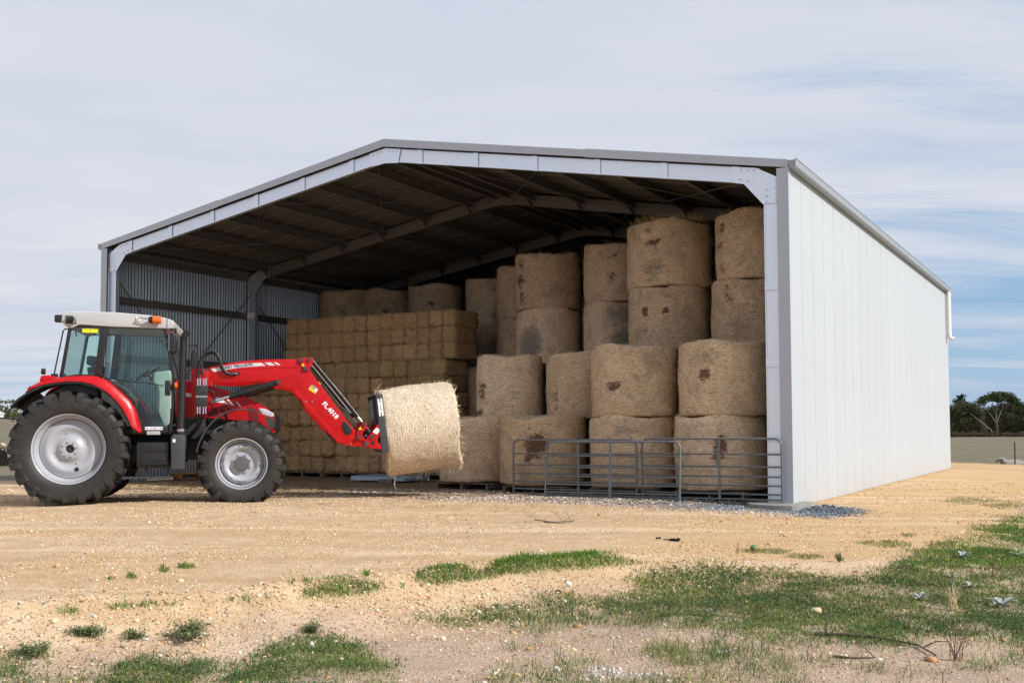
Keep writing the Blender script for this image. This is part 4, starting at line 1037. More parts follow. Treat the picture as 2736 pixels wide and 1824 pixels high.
MB().box(2.86, 2.96, -.33, -.27, 1.04, 1.08).build('tow_tab', M['red'], tr)
# cab --------------------------------------------------------------
roofo = [(-.16, 2.70), (-.15, 2.815), (-.10, 2.845), (.2, 2.855), (.6, 2.85), (1.09, 2.815), (1.34, 2.775), (1.44, 2.735), (1.455, 2.70), (1.43, 2.615), (1.34, 2.612), (.49, 2.632), (.10, 2.655), (-.02, 2.60), (-.09, 2.62)]
MB().prism(roofo, -.80, .80, 'xz').build('cab_roof', M['roofgrey'], tr, bevel=.035, seg=3)
for s in (-1, 1):
    y = s*.803
    MB().prism([(1.345, 2.61), (1.352, 2.61), (1.352, 2.775), (1.345, 2.775)], y-.002, y+.002).build('roof_joint', M['charcoal'], tr)
    MB().prism([(-.10, 2.665), (.06, 2.665), (.04, 2.755), (.0, 2.785), (-.10, 2.785)], y-.004, y+.004).build('lamp_recess', M['charcoal'], tr)
    l = MB(); l.cyl((-.07, y+s*.05, 2.725), (.0, y+s*.05, 2.725), .045, 16); l.cyl((.0, y+s*.05, 2.725), (.03, y+s*.05, 2.725), .03, 12)
    lo = l.build('work_lamp', M['black'], tr, 40)
    MB().cyl((-.075, y+s*.05, 2.725), (-.070, y+s*.05, 2.725), .040, 16).build('lamp_lens', M['lens'], lo)
    MB().box(.02, .04, y+s*.0, y+s*.06, 2.67, 2.76).build('lamp_bracket', M['steel'], lo)
MB().box(-.26, -.15, -.78, -.66, 2.69, 2.80).build('rear_lamp', M['black'], tr, bevel=.02)
YC = .745
for s in (-1, 1):
    y = s*YC
    P = lambda name, poly, m=M['black'], a=-.03, c=.03, bev=.008: MB().prism(poly, y+a, y+c, 'xz').build(name, m, tr, bevel=bev)
    P('door_post', [(.39, 2.64), (.49, 2.64), (.425, 1.90), (.315, 1.91)])
    P('front_post', [(1.285, 2.62), (1.33, 2.62), (1.40, 2.35), (1.455, 1.95), (1.46, 1.4), (1.44, 1.05), (1.385, 1.05), (1.42, 1.45), (1.418, 1.9), (1.36, 2.35)])
    P('rear_post', [(-.06, 2.64), (-.015, 2.64), (-.135, 1.86), (-.18, 1.86)])
    P('cab_rail', [(-.05, 2.64), (1.32, 2.64), (1.32, 2.605), (.5, 2.625), (-.05, 2.62)])
    P('rear_sill', [(-.18, 1.875), (.05, 1.915), (.32, 1.92), (.33, 1.885), (.05, 1.88), (-.17, 1.845)])
    P('door_frame', [(.42, 1.92), (.45, 1.92), (.52, 1.835), (.65, 1.745), (.80, 1.62), (.895, 1.515), (.955, 1.33), (.99, 1.15), (1.385, 1.145), (1.38, 1.05), (.955, 1.05), (.925, 1.30), (.865, 1.50), (.77, 1.60), (.64, 1.715), (.50, 1.81)], a=-.012, c=.012)
    g = MB(); g.prism([(.455, 1.93), (.515, 2.605), (1.28, 2.60), (1.345, 2.38), (1.405, 1.9), (1.405, 1.5), (1.37, 1.15), (1.0, 1.15), (.965, 1.34), (.905, 1.52), (.81, 1.63), (.66, 1.755), (.53, 1.845)], y-.003, y+.003)
    g.build('door_glass', M['glass'], tr)
    MB().prism([(-.02, 2.615), (.385, 2.62), (.315, 1.925), (.05, 1.915), (-.14, 1.88)], y-.003, y+.003).build('rear_side_glass', M['glass'], tr)
b = MB(); b.add([(1.33, -.72, 2.60), (1.33, .72, 2.60), (1.45, .72, 1.75), (1.45, -.72, 1.75)], [(0, 1, 2, 3)]); b.build('windscreen', M['glass'], tr)
b = MB(); b.add([(-.03, -.72, 2.60), (-.03, .72, 2.60), (-.15, .72, 1.88), (-.15, -.72, 1.88)], [(0, 1, 2, 3)]); b.build('rear_window', M['glass'], tr)
MB().prism([(.13, 2.60), (.355, 2.60), (.352, 2.54), (.13, 2.54)], -YC-.0065, -YC-.0035).build('window_sticker', M['limeyellow'], tr)
MB().box(.242, .246, -YC-.0068, -YC-.0034, 2.54, 2.60).build('sticker_seam', M['black'], tr)
# stickers on the door foot: white band with dark centre bars, plain grey plate below
sk = MB().prism([(1.045, 1.135), (1.30, 1.135), (1.305, 1.112), (1.30, 1.088), (1.045, 1.088), (1.04, 1.112)], -YC-.017, -YC-.012).build('door_sticker', M['white'], tr)
for x0, x1 in ((1.04, 1.09), (1.255, 1.306)): MB().box(x0, x1, -YC-.019, -YC-.0165, 1.108, 1.117).build('sticker_bar', M['ink'], sk)
side_text('lettering', 'G.J. BLAMEY', .017, 1.172, 1.112, -YC-.0175, 0, M['ink'], sk, .0004)
MB().prism([(1.075, 1.07), (1.265, 1.07), (1.27, 1.015), (1.07, 1.015)], -YC-.034, -YC-.028).build('door_plate', simple('plate_grey', (.42, .42, .42), .5), tr, bevel=.002)
b = MB(); b.box(.30, 1.45, -.70, .70, 1.02, 1.10); b.box(-.15, .35, -.70, .70, 1.30, 1.86); b.build('cab_floor', M['black'], tr, bevel=.01)
# cab interior
b = MB(); b.prism([(.42, 1.88), (.78, 1.72), (.90, 1.58), (.93, 1.14), (.55, 1.14), (.40, 1.5)], -.70, -.50); b.build('side_console', M['interior'], tr, bevel=.03)
b = MB(); b.prism([(.0, 1.87), (.30, 1.95), (.42, 1.90), (.3, 1.86)], -.66, -.40); b.build('armrest', M['interior'], tr, bevel=.02)
se = part_empty('driver_seat', tr, (.45, 0, 0))
MB().box(-.22, .25, -.26, .26, 1.50, 1.64).build('seat_cushion', M['charcoal'], se, bevel=.05, seg=3)
MB().prism([(-.25, 1.6), (-.12, 1.6), (-.22, 2.06), (-.34, 2.06)], -.24, .24).build('seat_back', M['charcoal'], se, bevel=.04, seg=3)
MB().box(-.36, -.24, -.14, .14, 2.09, 2.24).build('head_rest', M['charcoal'], se, bevel=.04)
MB().box(-.15, .15, -.15, .15, 1.1, 1.5).build('seat_base', M['black'], se)
b = MB(); b.prism([(1.10, 1.98), (1.36, 2.02), (1.40, 1.88), (1.40, 1.75), (1.20, 1.68), (1.08, 1.82)], -.28, .22); b.build('dashboard', M['interior'], tr, bevel=.05, seg=3)
b = MB(); b.prism([(1.17, 1.72), (1.38, 1.72), (1.40, 1.2), (1.30, 1.12), (1.16, 1.45)], -.45, .30); b.build('dash_column', M['interior'], tr, bevel=.04)
st = MB(); c = Vector((1.00, -.05, 1.98)); ax = Vector((-.55, 0, .83)).normalized(); e1 = Vector((0, 1, 0)); e2 = ax.cross(e1)
ring = [c+e1*.2*math.cos(a)+e2*.2*math.sin(a) for a in np.linspace(0, 2*math.pi, 33)]
st.tube(ring, .016, 8); 
for a in (0.3, 2.4, 4.4): st.tube([c-ax*.03, c+e1*.19*math.cos(a)+e2*.19*math.sin(a)], .012, 6)
st.tube([c-ax*.02, c-ax*.25], .03, 8); st.build('steering_wheel', M['charcoal'], tr, 50)
for x, z, h_, r_b in ((.60, 1.84, .16, .014), (.70, 1.78, .10, .012), (.78, 1.74, .09, .012)):
    l = MB(); l.tube([(x, -.6, z), (x+.03, -.6, z+h_)], .007, 6); l.sphere((x+.035, -.6, z+h_+.02), r_b*1.6, 10, 8); l.build('lever', M['black'], tr, 50)
b = MB(); b.tube([(.55, -.715, 1.87), (.62, -.72, 1.84), (.95, -.72, 1.80), (1.03, -.72, 1.80)], .010, 8); b.tube([(.66, -.715, 1.74), (.80, -.715, 1.64)], .006, 6); b.tube([(1.03, -.72, 1.80), (1.30, -.72, 1.75)], .008, 6)
b.build('door_handle_bar', M['black'], tr, 50)
MB().tube([(.1, .70, 2.02), (.12, .69, 2.10), (.13, .69, 2.22), (.1, .70, 2.28)], .011, 8).build('grab_handle', M['black'], tr, 50)
MB().box(.16, .34, -.10, .06, 1.96, 2.08).build('monitor', M['black'], tr, bevel=.01)
MB().tube([(1.26, .55, 1.85), (1.28, .55, 2.28), (1.2, .55, 2.5)], .016, 8).build('wiper_arm', M['black'], tr, 50)
# guard bars behind the cab, beacon, mirrors, exhaust
for dx, y in ((0, -.70), (.07, -.58)):
    MB().tube([(-.05+dx, y, 2.50), (-.06+dx, y, 2.585), (-.11+dx, y, 2.60), (-.145+dx, y, 2.57), (-.275+dx*.9, y, 1.85)], .0105, 8).build('rear_guard_bar', M['black'], tr, 50)
bk = part_empty('beacon', tr, (0, 0, 0))
MB().tube([(.93, -.80, 2.755), (.95, -.87, 2.765), (1.12, -.88, 2.745)], .012, 8).build('beacon_arm', M['steel'], bk, 50)
MB().box(.90, .965, -.815, -.80, 2.72, 2.78).build('beacon_bracket', M['white'], bk, bevel=.004)
MB().lathe([(0, .001), (0, .04), (.05, .058), (.06, .058), (.06, .001)], 20, 'x', (1.09, -.89, 2.735)).build('beacon_base', M['black'], bk, 40)
MB().lathe([(0, .001), (0, .055), (.10, .060), (.125, .050), (.13, .001)], 20, 'x', (1.15, -.89, 2.735)).build('beacon_lens', M['amber'], bk, 40)
for y, x, z0, z1, s in ((-.98, 1.455, 2.23, 2.53, 1), (.98, 1.62, 2.06, 2.42, -1)):
    mr = part_empty('mirror', tr, (x, y, 0))
    MB().box(-.048, .048, -.09, .09, z0, z1).build('mirror_shell', M['black'], mr, bevel=.03, seg=3)
    MB().box(-.054, -.0485, -.075, .075, z0+.03, z1-.03).build('mirror_face', M['mirror'], mr)
    b = MB(); b.tube([(-.06, -s*y*0+.22*s, z1+.06), (.03, .1*s, z1+.08), (.045, .0, z1+.04), (.05, 0, z0+.15)], .010, 8); b.tube([(.05, 0, z0+.19), (.08, .02, z0+.19)], .012, 8); b.build('mirror_arm', M['black'], mr, 50)
b = MB(); b.tube([(1.40, -.78, 2.60), (1.47, -.9, 2.60), (1.48, -.97, 2.5)], .012, 8); b.build('mirror_stay', M['black'], tr, 50)
MB().box(1.335, 1.415, -.90, -.80, 1.60, 1.83).build('lower_mirror', M['black'], tr, bevel=.025, seg=3)
ex = MB(); ex.tube([(1.565, -.80, 1.03), (1.565, -.80, 1.12), (1.575, -.80, 1.5), (1.585, -.80, 2.36)], [.062, .055, .052, .050], 16); ex.tube([(1.585, -.80, 2.36), (1.578, -.80, 2.43), (1.60, -.80, 2.50), (1.645, -.80, 2.585)], [.040, .040, .048, .048], 16, True)
ex.build('exhaust', M['black'], tr, 40)
MB().lathe([(0, .060), (0, .066), (.04, .066), (.04, .060)], 20, 'z', (1.568, -.80, 1.06)).build('exhaust_clamp', M['steel'], tr, 40)
b = MB(); b.prism([(1.43, .98), (1.47, 1.02), (1.62, 1.02), (1.635, .98), (1.635, .50), (1.44, .50)], -.90, -.60); b.build('side_box', M['charcoal'], tr, bevel=.015)
MB().box(1.46, 1.50, -.906, -.90, .90, .95).build('warning_sticker', M['white'], tr)
MB().box(1.47, 1.51, -.84, -.80, 1.72, 1.80).build('side_marker', M['amber'], tr, bevel=.01)
# rear fenders -----------------------------------------------------
ftop = [(-.60, 1.66), (-.52, 1.745), (-.40, 1.81), (-.22, 1.855), (.0, 1.885), (.20, 1.895), (.37, 1.885), (.50, 1.83), (.62, 1.735), (.74, 1.62), (.84, 1.52), (.905, 1.41), (.955, 1.26), (1.005, 1.07)]
flow = [(-.60, 1.64), (-.50, 1.70), (-.36, 1.755), (-.20, 1.785), (-.02, 1.805), (.16, 1.80), (.30, 1.77), (.43, 1.71), (.55, 1.63), (.65, 1.53), (.745, 1.41), (.82, 1.27), (.885, 1.13), (.975, 1.055)]
for s in (-1, 1):
    b = MB(); m = len(ftop); rows = []
    for i in range(m):
        (tx, tz), (lx, lz) = ftop[i], flow[i]
        mx_, mz_ = tx*.6+lx*.4, tz*.6+lz*.4
        rows.append([(tx, s*.42, tz), (tx, s*.84, tz), (tx*.94+lx*.06, s*.915, tz*.94+lz*.06), (mx_, s*.955, mz_), (lx, s*.97, lz), (lx, s*.955, lz-.004), (tx*.5+lx*.5, s*.90, tz*.5+lz*.5-.02), (tx, s*.42, tz-.03)])
    k = 8; b.v = [p for r_0 in rows for p in r_0]
    b.f = [(i*k+j, i*k+(j+1) % k, (i+1)*k+(j+1) % k, (i+1)*k+j) for i in range(m-1) for j in range(k)] + [tuple(range(k)), tuple((m-1)*k+j for j in range(k-1, -1, -1))]
    fe = b.build('fender', M['red'], tr, 35)
    b = MB(); path = [(-.81, 1.43), (-.70, 1.55), (-.57, 1.645), (-.35, 1.757), (-.10, 1.797), (.16, 1.80), (.40, 1.728), (.60, 1.585), (.745, 1.41), (.86, 1.20), (.95, 1.05)]
    k = 4
    for i, (x, z) in enumerate(path):
        y1 = .985 if i < 3 else .955
        d = Vector((x, 0, z-.81)).normalized()*.03
        if i == 0: inner = (-.66, 1.34)
        b.v += [(x, s*.40, z), (x, s*y1, z), (x-d.x, s*y1, z-d.z), (x-d.x, s*.40, z-d.z)]
    b.f = [(i*k+j, i*k+(j+1) % k, (i+1)*k+(j+1) % k, (i+1)*k+j) for i in range(len(path)-1) for j in range(k)] + [(0, 1, 2, 3), tuple((len(path)-1)*k+j for j in (3, 2, 1, 0))]
    b.build('fender_liner', M['black'], tr, 35)
    b = MB(); b.prism([(-.82, 1.435), (-.70, 1.555), (-.57, 1.65), (-.50, 1.64), (-.40, 1.55), (-.62, 1.335), (-.70, 1.35)], s*.42, s*.45); b.build('fender_flap', M['black'], tr)
    MB().prism([(-.43, 1.80), (-.41, 1.885), (-.30, 1.895), (-.18, 1.87), (-.18, 1.84)], s*.90, s*.66).build('lamp_plinth', M['red'], tr, bevel=.02)
    l = part_empty('fender_lamp', tr, (-.40, s*.78, 1.955))
    MB().cyl((-.02, 0, 0), (.03, 0, 0), .045, 14).build('lamp_body', M['black'], l, 40); MB().cyl((-.026, 0, 0), (-.02, 0, 0), .040, 14).build('lamp_lens', M['lens'], l, 40)
    MB().tube([(.01, 0, -.03), (.015, 0, -.09)], .007, 6).build('lamp_stem', M['steel'], l)
    MB().box(-.30, -.20, s*.76, s*.70, 1.875, 1.925).build('fender_switch', M['black'], tr, bevel=.015)
    MB().prism([(-.59, 1.685), (-.545, 1.735), (-.525, 1.72), (-.57, 1.675)], s*.93, s*.90).build('tail_lamp', simple('tail_lens', (.12, .01, .02), .3) if s < 0 else bpy.data.materials['tail_lens'], tr)
# front mudguard
for s in (-1, 1):
    b = MB(); path = [(2.74, 1.345), (2.70, 1.375), (2.60, 1.395), (2.48, 1.403), (2.37, 1.40), (2.24, 1.36), (2.12, 1.29), (2.03, 1.21), (1.95, 1.12), (1.88, 1.00), (1.83, .88), (1.80, .75)]; k = 4
    for x, z in path:
        d = Vector((x-2.47, 0, z-.57)).normalized()*.016
        b.v += [(x, s*.56, z), (x, s*.93, z), (x-d.x, s*.93, z-d.z), (x-d.x, s*.56, z-d.z)]
    b.f = [(i*k+j, i*k+(j+1) % k, (i+1)*k+(j+1) % k, (i+1)*k+j) for i in range(len(path)-1) for j in range(k)] + [(0, 1, 2, 3), tuple((len(path)-1)*k+j for j in (3, 2, 1, 0))]
    b.build('front_mudguard', M['charcoal'], tr, 35)
    MB().tube([(2.47, s*.6, .6), (2.3, s*.58, 1.0), (2.2, s*.6, 1.33)], .015, 6).build('mudguard_stay', M['black'], tr)
# loader -----------------------------------------------------------
arm = [(1.955, 2.04), (2.11, 2.085), (2.28, 2.115), (2.44, 2.142), (2.77, 2.172), (3.05, 2.18), (3.34, 2.182), (3.42, 2.14), (3.47, 2.02), (4.15, 1.11), (4.22, 1.05), (4.30, .93), (4.33, .82), (4.12, .822), (3.92, .875), (3.79, 1.01), (3.58, 1.235), (3.42, 1.415), (3.395, 1.45), (3.355, 1.54), (3.27, 1.655), (3.20, 1.715), (3.08, 1.745), (2.94, 1.755), (2.90, 1.80), (2.72, 1.832), (2.28, 1.802), (2.0, 1.812), (1.95, 1.93)]
for s in (-1, 1):
    y0, y1 = sorted((s*.50, s*.62))
    la = MB().prism(arm, y0, y1).build('loader_arm', M['red'], tr, bevel=.012)
    yo = s*.62
    q = lambda name, poly, m=M['red'], t=.012, bev=.004, par=la: MB().prism(poly, *sorted((yo-s*.002, yo+s*t)), 'xz').build(name, m, par, bevel=bev)
    q('arm_rib', [(2.0, 1.955), (2.45, 2.03), (3.10, 2.06), (3.30, 2.055), (3.30, 2.045), (3.10, 2.05), (2.45, 2.02), (2.0, 1.945)], t=.006, bev=0)
    q('arm_panel', [(2.72, 1.862), (2.95, 1.885), (3.10, 1.925), (3.16, 1.965), (3.20, 1.96), (3.12, 1.90), (3.0, 1.86), (2.90, 1.84)], t=.008)
    q('knuckle_plate', [(3.29, 2.195), (3.50, 2.215), (3.535, 2.19), (3.53, 2.13), (3.50, 2.06), (3.46, 1.985), (3.41, 1.99), (3.34, 2.10)], t=.02)
    q('arm_gusset', [(3.20, 1.72), (3.36, 1.54), (3.40, 1.44), (3.80, 1.0), (3.93, .875), (4.0, .875), (3.84, 1.05), (3.45, 1.50), (3.30, 1.70)], t=.018)
    pin = lambda x, z, r=.030, par=la, dy=.045: MB().cyl((x, yo, z), (x, yo+s*dy, z), r, 14).build('pivot_pin', M['charcoal'], par, 40)
    for x, z in ((3.345, 2.165), (3.47, 2.175), (3.415, 2.035)): pin(x, z)
    pin(3.0, 1.825, .034, dy=.06)
    for x, z in ((4.12, .855), (3.42, 1.52), (3.52, 1.52)): MB().cyl((x, yo, z), (x, yo+s*.022, z), .012, 10).build('arm_bolt', M['steel'], la, 40)
    q('arm_hatch', [(3.985, 1.185), (4.015, 1.215), (4.045, 1.205), (4.145, 1.075), (4.13, 1.02), (4.08, 1.0), (4.03, 1.01), (3.985, 1.10)], M['black'], t=.012, bev=.004)
    # rear tower carrying the arm
    b = MB(); b.prism([(1.70, 2.0), (1.76, 2.035), (1.86, 2.03), (1.96, 1.97), (1.97, 1.85), (1.93, 1.66), (2.06, 1.545), (2.07, 1.50), (2.01, 1.475), (1.88, 1.36), (1.76, 1.36), (1.70, 1.6)], *sorted((s*.485, s*.50))); b.prism([(1.70, 2.0), (1.76, 2.035), (1.86, 2.03), (1.96, 1.97), (1.97, 1.85), (1.93, 1.66), (2.06, 1.545), (2.07, 1.50), (2.01, 1.475), (1.88, 1.36), (1.76, 1.36), (1.70, 1.6)], *sorted((s*.62, s*.635))); b.box(1.72, 1.86, *sorted((s*.30, s*.60)), 1.30, 1.75)
    to = b.build('loader_tower', M['red'], tr, bevel=.004)
    pin(2.02, 1.52, .034, to, .05); pin(1.86, 1.985, .03, to, .04)
    lc = part_empty('lift_cylinder', tr)
    MB().cyl((2.02, s*.60, 1.52), (2.34, s*.60, 1.615), .021, 12).build('rod', M['chrome'], lc, 40)
    MB().cyl((2.31, s*.60, 1.607), (2.98, s*.60, 1.818), .048, 16).build('barrel', M['black_gloss'], lc, 40); MB().cyl((2.26, s*.60, 1.592), (2.33, s*.60, 1.613), .052, 16).build('barrel', M['black'], lc, 40)
    MB().tube([(2.42, s*.60, 1.72), (2.46, s*.60, 1.735), (2.93, s*.60, 1.875)], .010, 8).build('hydraulic_pipe', M['black'], lc, 50)
    tc_ = part_empty('tilt_cylinder', tr)
    MB().cyl((3.50, s*.565, 2.19), (3.85, s*.565, 1.765), .028, 14).build('rod', M['black_gloss'], tc_, 40)
    MB().cyl((3.83, s*.565, 1.79), (4.235, s*.565, 1.285), .036, 16).build('barrel', M['black_gloss'], tc_, 40)
    MB().cyl((4.23, s*.565, 1.29), (4.30, s*.565, 1.205), .018, 10).build('rod', M['chrome'], tc_, 40)
    MB().tube([(3.62, s*.56, 1.80), (3.72, s*.58, 1.74), (3.95, s*.58, 1.45), (4.05, s*.58, 1.38), (4.18, s*.58, 1.17), (4.22, s*.58, 1.08)], .011, 8).build('hydraulic_hose', M['black'], tr, 50)
    # carrier at the arm end
    LQ = lambda pts: [(4.24+(x-735)*.00172, 1.06-(z-860)*.00158) for x, z in pts]
    b = MB(); b.prism(LQ([(765, 790), (785, 768), (808, 770), (816, 790), (806, 835), (770, 880), (768, 905), (800, 945), (780, 965), (735, 945), (716, 925), (722, 850), (740, 815)]), *sorted((s*.60, s*.645))); b.build('link_plate', M['red'], tr, bevel=.006)
    b = MB(); b.prism(LQ([(905, 800), (918, 783), (938, 783), (948, 800), (942, 850), (912, 935), (905, 965), (955, 1015), (960, 1030), (945, 1042), (880, 1040), (780, 1005), (776, 985), (800, 945), (850, 885), (880, 840)]), *sorted((s*.60, s*.655))); co = b.build('carrier_plate', M['red'], tr, bevel=.006)
    yo2 = s*.655
    for X_, Z_, r_b, m_ in ((790, 790, .030, 'charcoal'), (738, 920, .032, 'charcoal'), (805, 985, .036, 'charcoal'), (862, 915, .032, 'charcoal'), (865, 980, .030, 'black')):
        (x, z), = LQ([(X_, Z_)]); MB().cyl((x, yo2-s*.01, z), (x, yo2+s*(.03 if m_ == 'charcoal' else .002), z), r_b, 14).build('pivot_pin', M[m_], co, 40)
    if s < 0: MB().prism(LQ([(862, 868), (898, 826), (934, 850), (900, 895)]), yo2-.002, yo2+.0).build('white_sticker', M['white'], co)
    if s < 0:
        for x, z, par in ((3.375, 2.095, la), (4.265, 1.10, co)): MB().prism([(x-.03, z-.022), (x+.03, z-.022), (x+.003, z+.03)], -.668 if par is co else -.644, -.64).build('warning_triangle', M['yellow'], par)
    MB().tube(LQ([(792, 800), (812, 835), (845, 880)]) and [(x, s*.56, z) for x, z in LQ([(792, 800), (812, 835), (848, 885)])], .03, 10).build('carrier_link', M['black'], tr, 40)
    MB().cyl((4.34, s*.55, .98), (4.40, s*.55, .95), .035, 12).build('hose_coupler', M['black'], tr, 40)
b = MB(); b.cyl((3.45, -.55, 1.60), (3.45, .55, 1.60), .07, 16); b.build('cross_tube', M['red'], tr, 40)
b = MB(); b.cyl((4.36, -.6, .85), (4.36, .6, .85), .04, 14); b.box(4.42, 4.5, -.6, .6, .84, .92); b.build('carrier_tube', M['red'], tr, 40)
b = MB(); b.prism([(3.62, 1.29), (3.78, 1.13), (3.93, .93), (4.02, .90), (3.9, .88), (3.78, .98)], -.46, -.30); b.tube([(3.70, -.52, 1.20), (3.85, -.52, 1.0), (3.95, -.52, .92), (4.05, -.52, .90)], .028, 8); b.build('arm_hose_guard', M['black'], tr)
# markings on the near arm
YA = -.6225
near = [o for o in tr.children if o.name.startswith('loader_arm')][0]
band = lambda x: 1.905+.0  # unused
def dq(name, poly, m, y=YA, par=near): return MB().prism(poly, y-.0025, y+.001, 'xz').build(name, m, par)
dq('decal', [(1.985, 2.018), (2.20, 2.070), (2.45, 2.105), (2.74, 2.123), (2.81, 2.078), (2.45, 2.048), (2.20, 2.008), (2.03, 1.972)], M['silver_decal'])
dq('decal', [(2.785, 2.126), (2.885, 2.128), (2.955, 2.084), (2.855, 2.080)], M['silver_decal']); dq('decal', [(2.925, 2.130), (2.965, 2.131), (3.035, 2.088), (2.995, 2.086)], M['white'])
o = side_text('lettering', 'MASSEY FERGUSON', .058, 2.36, 2.062, YA-.004, 7.5, M['ink'], near, .0012, 1.0, .98)
o = side_text('lettering', 'FL.4018', .098, 3.80, 1.385, YA-.002, -47.5, M['white'], near, .0035, 1.05, 1.0)
dqp = Matrix.Rotation(R(36), 3, 'Y')
def rotpoly(cx, cz, w, h_, a): 
    c, s_ = math.cos(R(a)), math.sin(R(a)); return [(cx+x*c-z*s_, cz+x*s_+z*c) for x, z in ((-w, -h_), (w, -h_), (w, h_), (-w, h_))]
dq('safety_sticker', rotpoly(3.535, 1.71, .040, .065, -40+90+8), M['yellow']); dq('safety_sticker', rotpoly(3.555, 1.735, .022, .055, -40+90+8), simple('sticker_grey', (.33, .30, .2), .5), YA-.002)
dq('safety_sticker', rotpoly(3.575, 1.70, .02, .022, -32), M['white'], YA-.0025)
MB().prism([(3.58, 1.80), (3.62, 1.835), (3.66, 1.80), (3.645, 1.765), (3.61, 1.79)], -.56, -.52).build('safety_latch', M['yellow'], tr)
# valve block, couplers and hoses
b = MB(); b.box(1.765, 1.95, -.76, -.65, 1.60, 1.76); b.box(1.78, 1.94, -.77, -.65, 1.44, 1.58); vb = b.build('valve_block', M['iron'], tr, bevel=.01)
MB().box(1.775, 1.945, -.765, -.655, 1.575, 1.605).build('valve_plate', M['steel'], vb)
for x in (1.80, 1.835, 1.885, 1.92):
    MB().cyl((x, -.70, 1.76), (x, -.70, 1.87), .014, 8).build('hose_coupling', M['chrome'], vb, 40); MB().cyl((x, -.70, 1.44), (x, -.70, 1.33), .012, 8).build('hose_coupling', M['chrome'], vb, 40)
hz = [[(1.80, -.70, 1.87), (1.80, -.69, 2.0), (1.83, -.68, 2.12), (1.87, -.67, 2.22), (1.93, -.67, 2.275), (2.00, -.67, 2.29), (2.06, -.67, 2.27), (2.11, -.67, 2.20), (2.14, -.67, 2.10), (2.17, -.67, 2.02), (2.22, -.67, 1.955), (2.28, -.66, 1.935), (2.36, -.64, 1.945)],
      [(1.885, -.70, 1.87), (1.86, -.70, 2.0), (1.85, -.68, 2.10), (1.89, -.655, 2.20), (1.95, -.65, 2.25), (2.02, -.65, 2.26), (2.08, -.65, 2.22), (2.12, -.65, 2.12), (2.16, -.65, 2.0), (2.22, -.65, 1.94), (2.36, -.635, 1.925)]]
for k, p in enumerate(hz): MB().tube(p, .020 if k == 0 else .016, 10).build('hydraulic_hose', M['black'], tr, 60)
dq('hose_port', [(2.22, 1.955), (2.25, 1.972), (2.40, 1.978), (2.43, 1.955), (2.41, 1.93), (2.25, 1.925)], M['black'])
for x in (2.32, 2.36): MB().cyl((x-.02, -.645, 1.95), (x+.02, -.645, 1.952), .014, 8).build('hose_coupling', M['chrome'], tr, 40)
for k in range(5):
    x = 1.80+k*.03; MB().tube([(x, -.70, 1.34), (x-.02*k, -.64, 1.18), (x-.12, -.56, 1.02+.02*k), (x-.25, -.45, .95)], .010, 6).build('hydraulic_hose', M['black'], tr, 50)
MB().tube([(1.95, -.67, 1.70), (2.03, -.68, 1.66), (2.06, -.66, 1.58), (2.0, -.6, 1.40), (1.9, -.5, 1.2)], .010, 6).build('hydraulic_hose', M['black'], tr, 50)
# lower links and top link at the back
b = MB(); b.bar((-.3, -.42, .66), (-1.25, -.42, .60), .05, .12); b.bar((-.3, .42, .66), (-1.25, .42, .60), .05, .12); b.prism([(-.98, .66), (-.95, .70), (-.98, .78), (-1.06, .80), (-1.2, .80), (-1.22, .66)], -.45, -.39); b.box(-.7, -.25, -.3, .3, .5, 1.0)
b.build('lift_link', M['iron'], tr, bevel=.01)
MB().lathe([(-.006, .022), (-.006, .036), (.006, .036), (.006, .022)], 16, 'y', (-1.02, -.42, .80), True).build('link_eye', M['iron'], tr, 40)
b = MB(); b.cyl((-.35, 0, 1.15), (-.92, 0, 1.262), .026, 12); b.cyl((-.92, 0, 1.262), (-1.3, 0, 1.285), .014, 10); b.cyl((-.98, 0, 1.22), (-.98, 0, 1.31), .010, 8); b.build('top_link', M['charcoal'], tr, 40)
MB().box(-.93, -.84, -.15, .15, .62, 1.02).build('hitch_cover', M['roofgrey'], tr, bevel=.02)
# bale frame on the carrier (leans back with the bale)
bf = part_empty('bale_frame', tr, (4.61, .14, 1.185), (0, R(-6.5), 0))
b = MB(); hw = .80
b.box(-.055, .055, -hw, -hw+.012, -.47, .46); b.box(-.055, .055, hw-.012, hw, -.47, .46)
b.box(-.055, .055, -hw+.012, hw-.012, .448, .46); b.box(-.055, .055, -hw+.012, hw-.012, -.47, -.40)
for y in (-.22, .22): b.box(-.03, .04, y-.03, y+.03, -.40, .448)
b.box(.02, .05, -hw+.012, hw-.012, -.1, .0)
fo = b.build('frame', M['charcoal'], bf, bevel=.003)
for y in (-.4, .0, .4): MB().lathe([(0, .03), (.8, .012), (.9, .001)], 12, 'x', (.05, y, -.28)).build('spike', M['steel'], bf, 40)
sk = MB().box(-.034, .040, -hw-.003, -hw+.0, .11, .385).build('white_sticker', M['white'], bf)
for z0, z1 in ((.33, .388), (.108, .16)): MB().box(-.006, .010, -hw-.0045, -hw-.002, z0, z1).build('sticker_bar', M['charcoal'], sk)
o = link('lettering', text_mesh('G.J. BLAMEY', .022, M['ink'], .0005, .0004), sk)
o.matrix_local = Matrix.Translation((.002, -hw-.0035, .245)) @ Matrix.Rotation(R(90), 4, 'Y') @ Matrix.Rotation(R(90), 4, 'X')
b = MB(); b.box(-.10, -.05, -.5, -.38, -.02, .04); b.cyl((-.08, -.42, .03), (-.08, -.36, .03), .05, 12); b.build('latch_hook', M['charcoal'], bf, bevel=.008)
